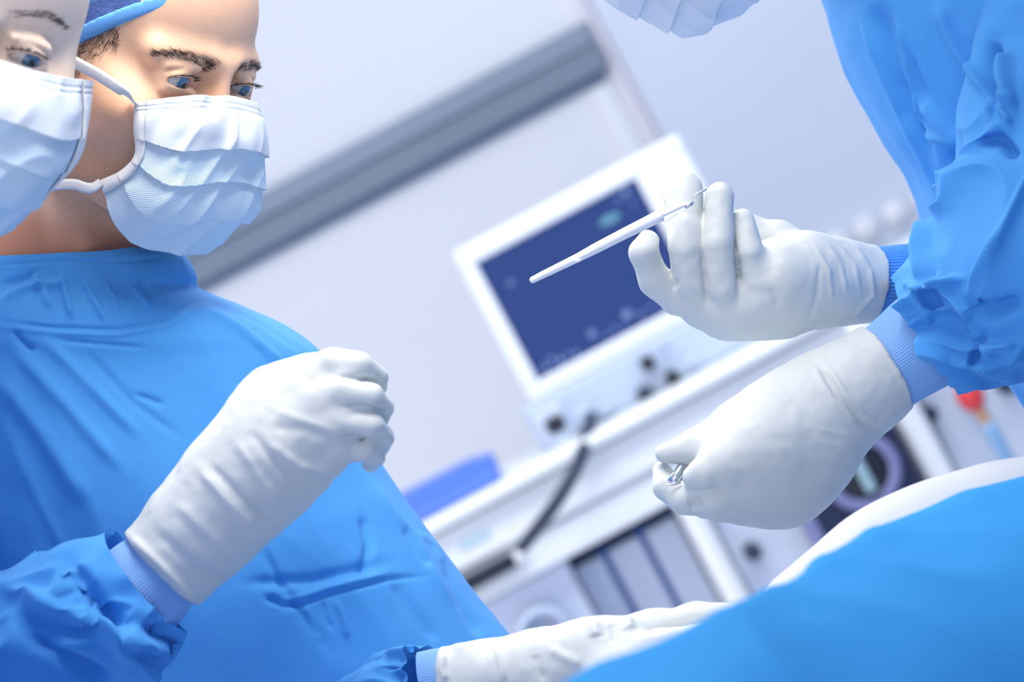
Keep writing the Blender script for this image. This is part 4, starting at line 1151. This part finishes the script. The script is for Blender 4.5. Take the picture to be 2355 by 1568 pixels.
# cross-section offsets (towards camera -Y, down): over the top then hanging
cs = np.array([(.085, -.34), (.08, -.18), (.06, -.07), (.035, -.015), (0, 0), (-.05, -.006), (-.11, -.022), (-.18, -.06), (-.23, -.14), (-.25, -.28), (-.255, -.42)])
csd = catmull(np.stack([cs[:, 0], cs[:, 1], cs[:, 0] * 0], 1), 90)
Vd = np.zeros((230, 90, 3))
for j in range(90):
    Vd[:, j] = R3 + np.array([0, 1, 0]) * csd[j, 0] + np.array([0, 0, 1]) * csd[j, 1]
Vd[:, :, 1] = np.maximum(Vd[:, :, 1], .70)
Vd = Vd.reshape(-1, 3); Fd = grid_faces(230, 90, wrap=False)
Nd = normals_np(Vd, Fd)
if Nd[:, 2].mean() < 0: Fd = Fd[:, ::-1].copy(); Nd = -Nd
Vd = Vd + Nd * (.006 * noise3(Vd * 7, 3) + .002 * ridged(Vd * 14, 4))[:, None]
drape = mesh_np('surgical_drape', Vd, Fd, m_drape)
setp(drape, label='blue surgical drape mounded over the patient in the lower right foreground', cat='drape')
md = drape.modifiers.new('thick', 'SOLIDIFY'); md.thickness = .002; md.offset = -1

# white sheet: a rolled edge lying along the far side of the drape
top = [(1730, 1372, 1.36), (1768, 1338, 1.38), (1830, 1282, 1.40), (1900, 1226, 1.42), (2000, 1158, 1.44), (2120, 1106, 1.45), (2230, 1076, 1.46), (2355, 1052, 1.47), (2700, 985, 1.48)]
T3 = catmull(W(LA(top)), 140)
rr = np.interp(np.linspace(0, 1, 140), [0, .04, .12, .3, .6, 1], [.004, .010, .022, .034, .036, .04])
prof = [(.9, -2.2), (1.0, -1.2), (.75, -.45), (.3, -.08), (0, 0), (-.5, -.12), (-1.0, -.5), (-1.5, -1.0), (-2.0, -1.6), (-2.3, -2.6)]
pd = catmull(np.array([(a, b, 0) for a, b in prof]), 36)
Vs = np.zeros((140, 36, 3))
for j in range(36):
    Vs[:, j] = T3 + rr[:, None] * (np.array([0, 1, 0]) * pd[j, 0] + np.array([0, 0, 1]) * pd[j, 1])
Vs = Vs.reshape(-1, 3); Fs = grid_faces(140, 36, wrap=False); Ns = normals_np(Vs, Fs)
if Ns[:, 2].mean() < 0: Fs = Fs[:, ::-1].copy(); Ns = -Ns
Vs = Vs + Ns * (.0025 * noise3(Vs * 22, 5))[:, None]
sheet = mesh_np('white_sheet', Vs, Fs, m_sheet)
setp(sheet, label='white sheet edge showing behind the blue drape', cat='sheet')
md = sheet.modifiers.new('thick', 'SOLIDIFY'); md.thickness = .0015; md.offset = -1
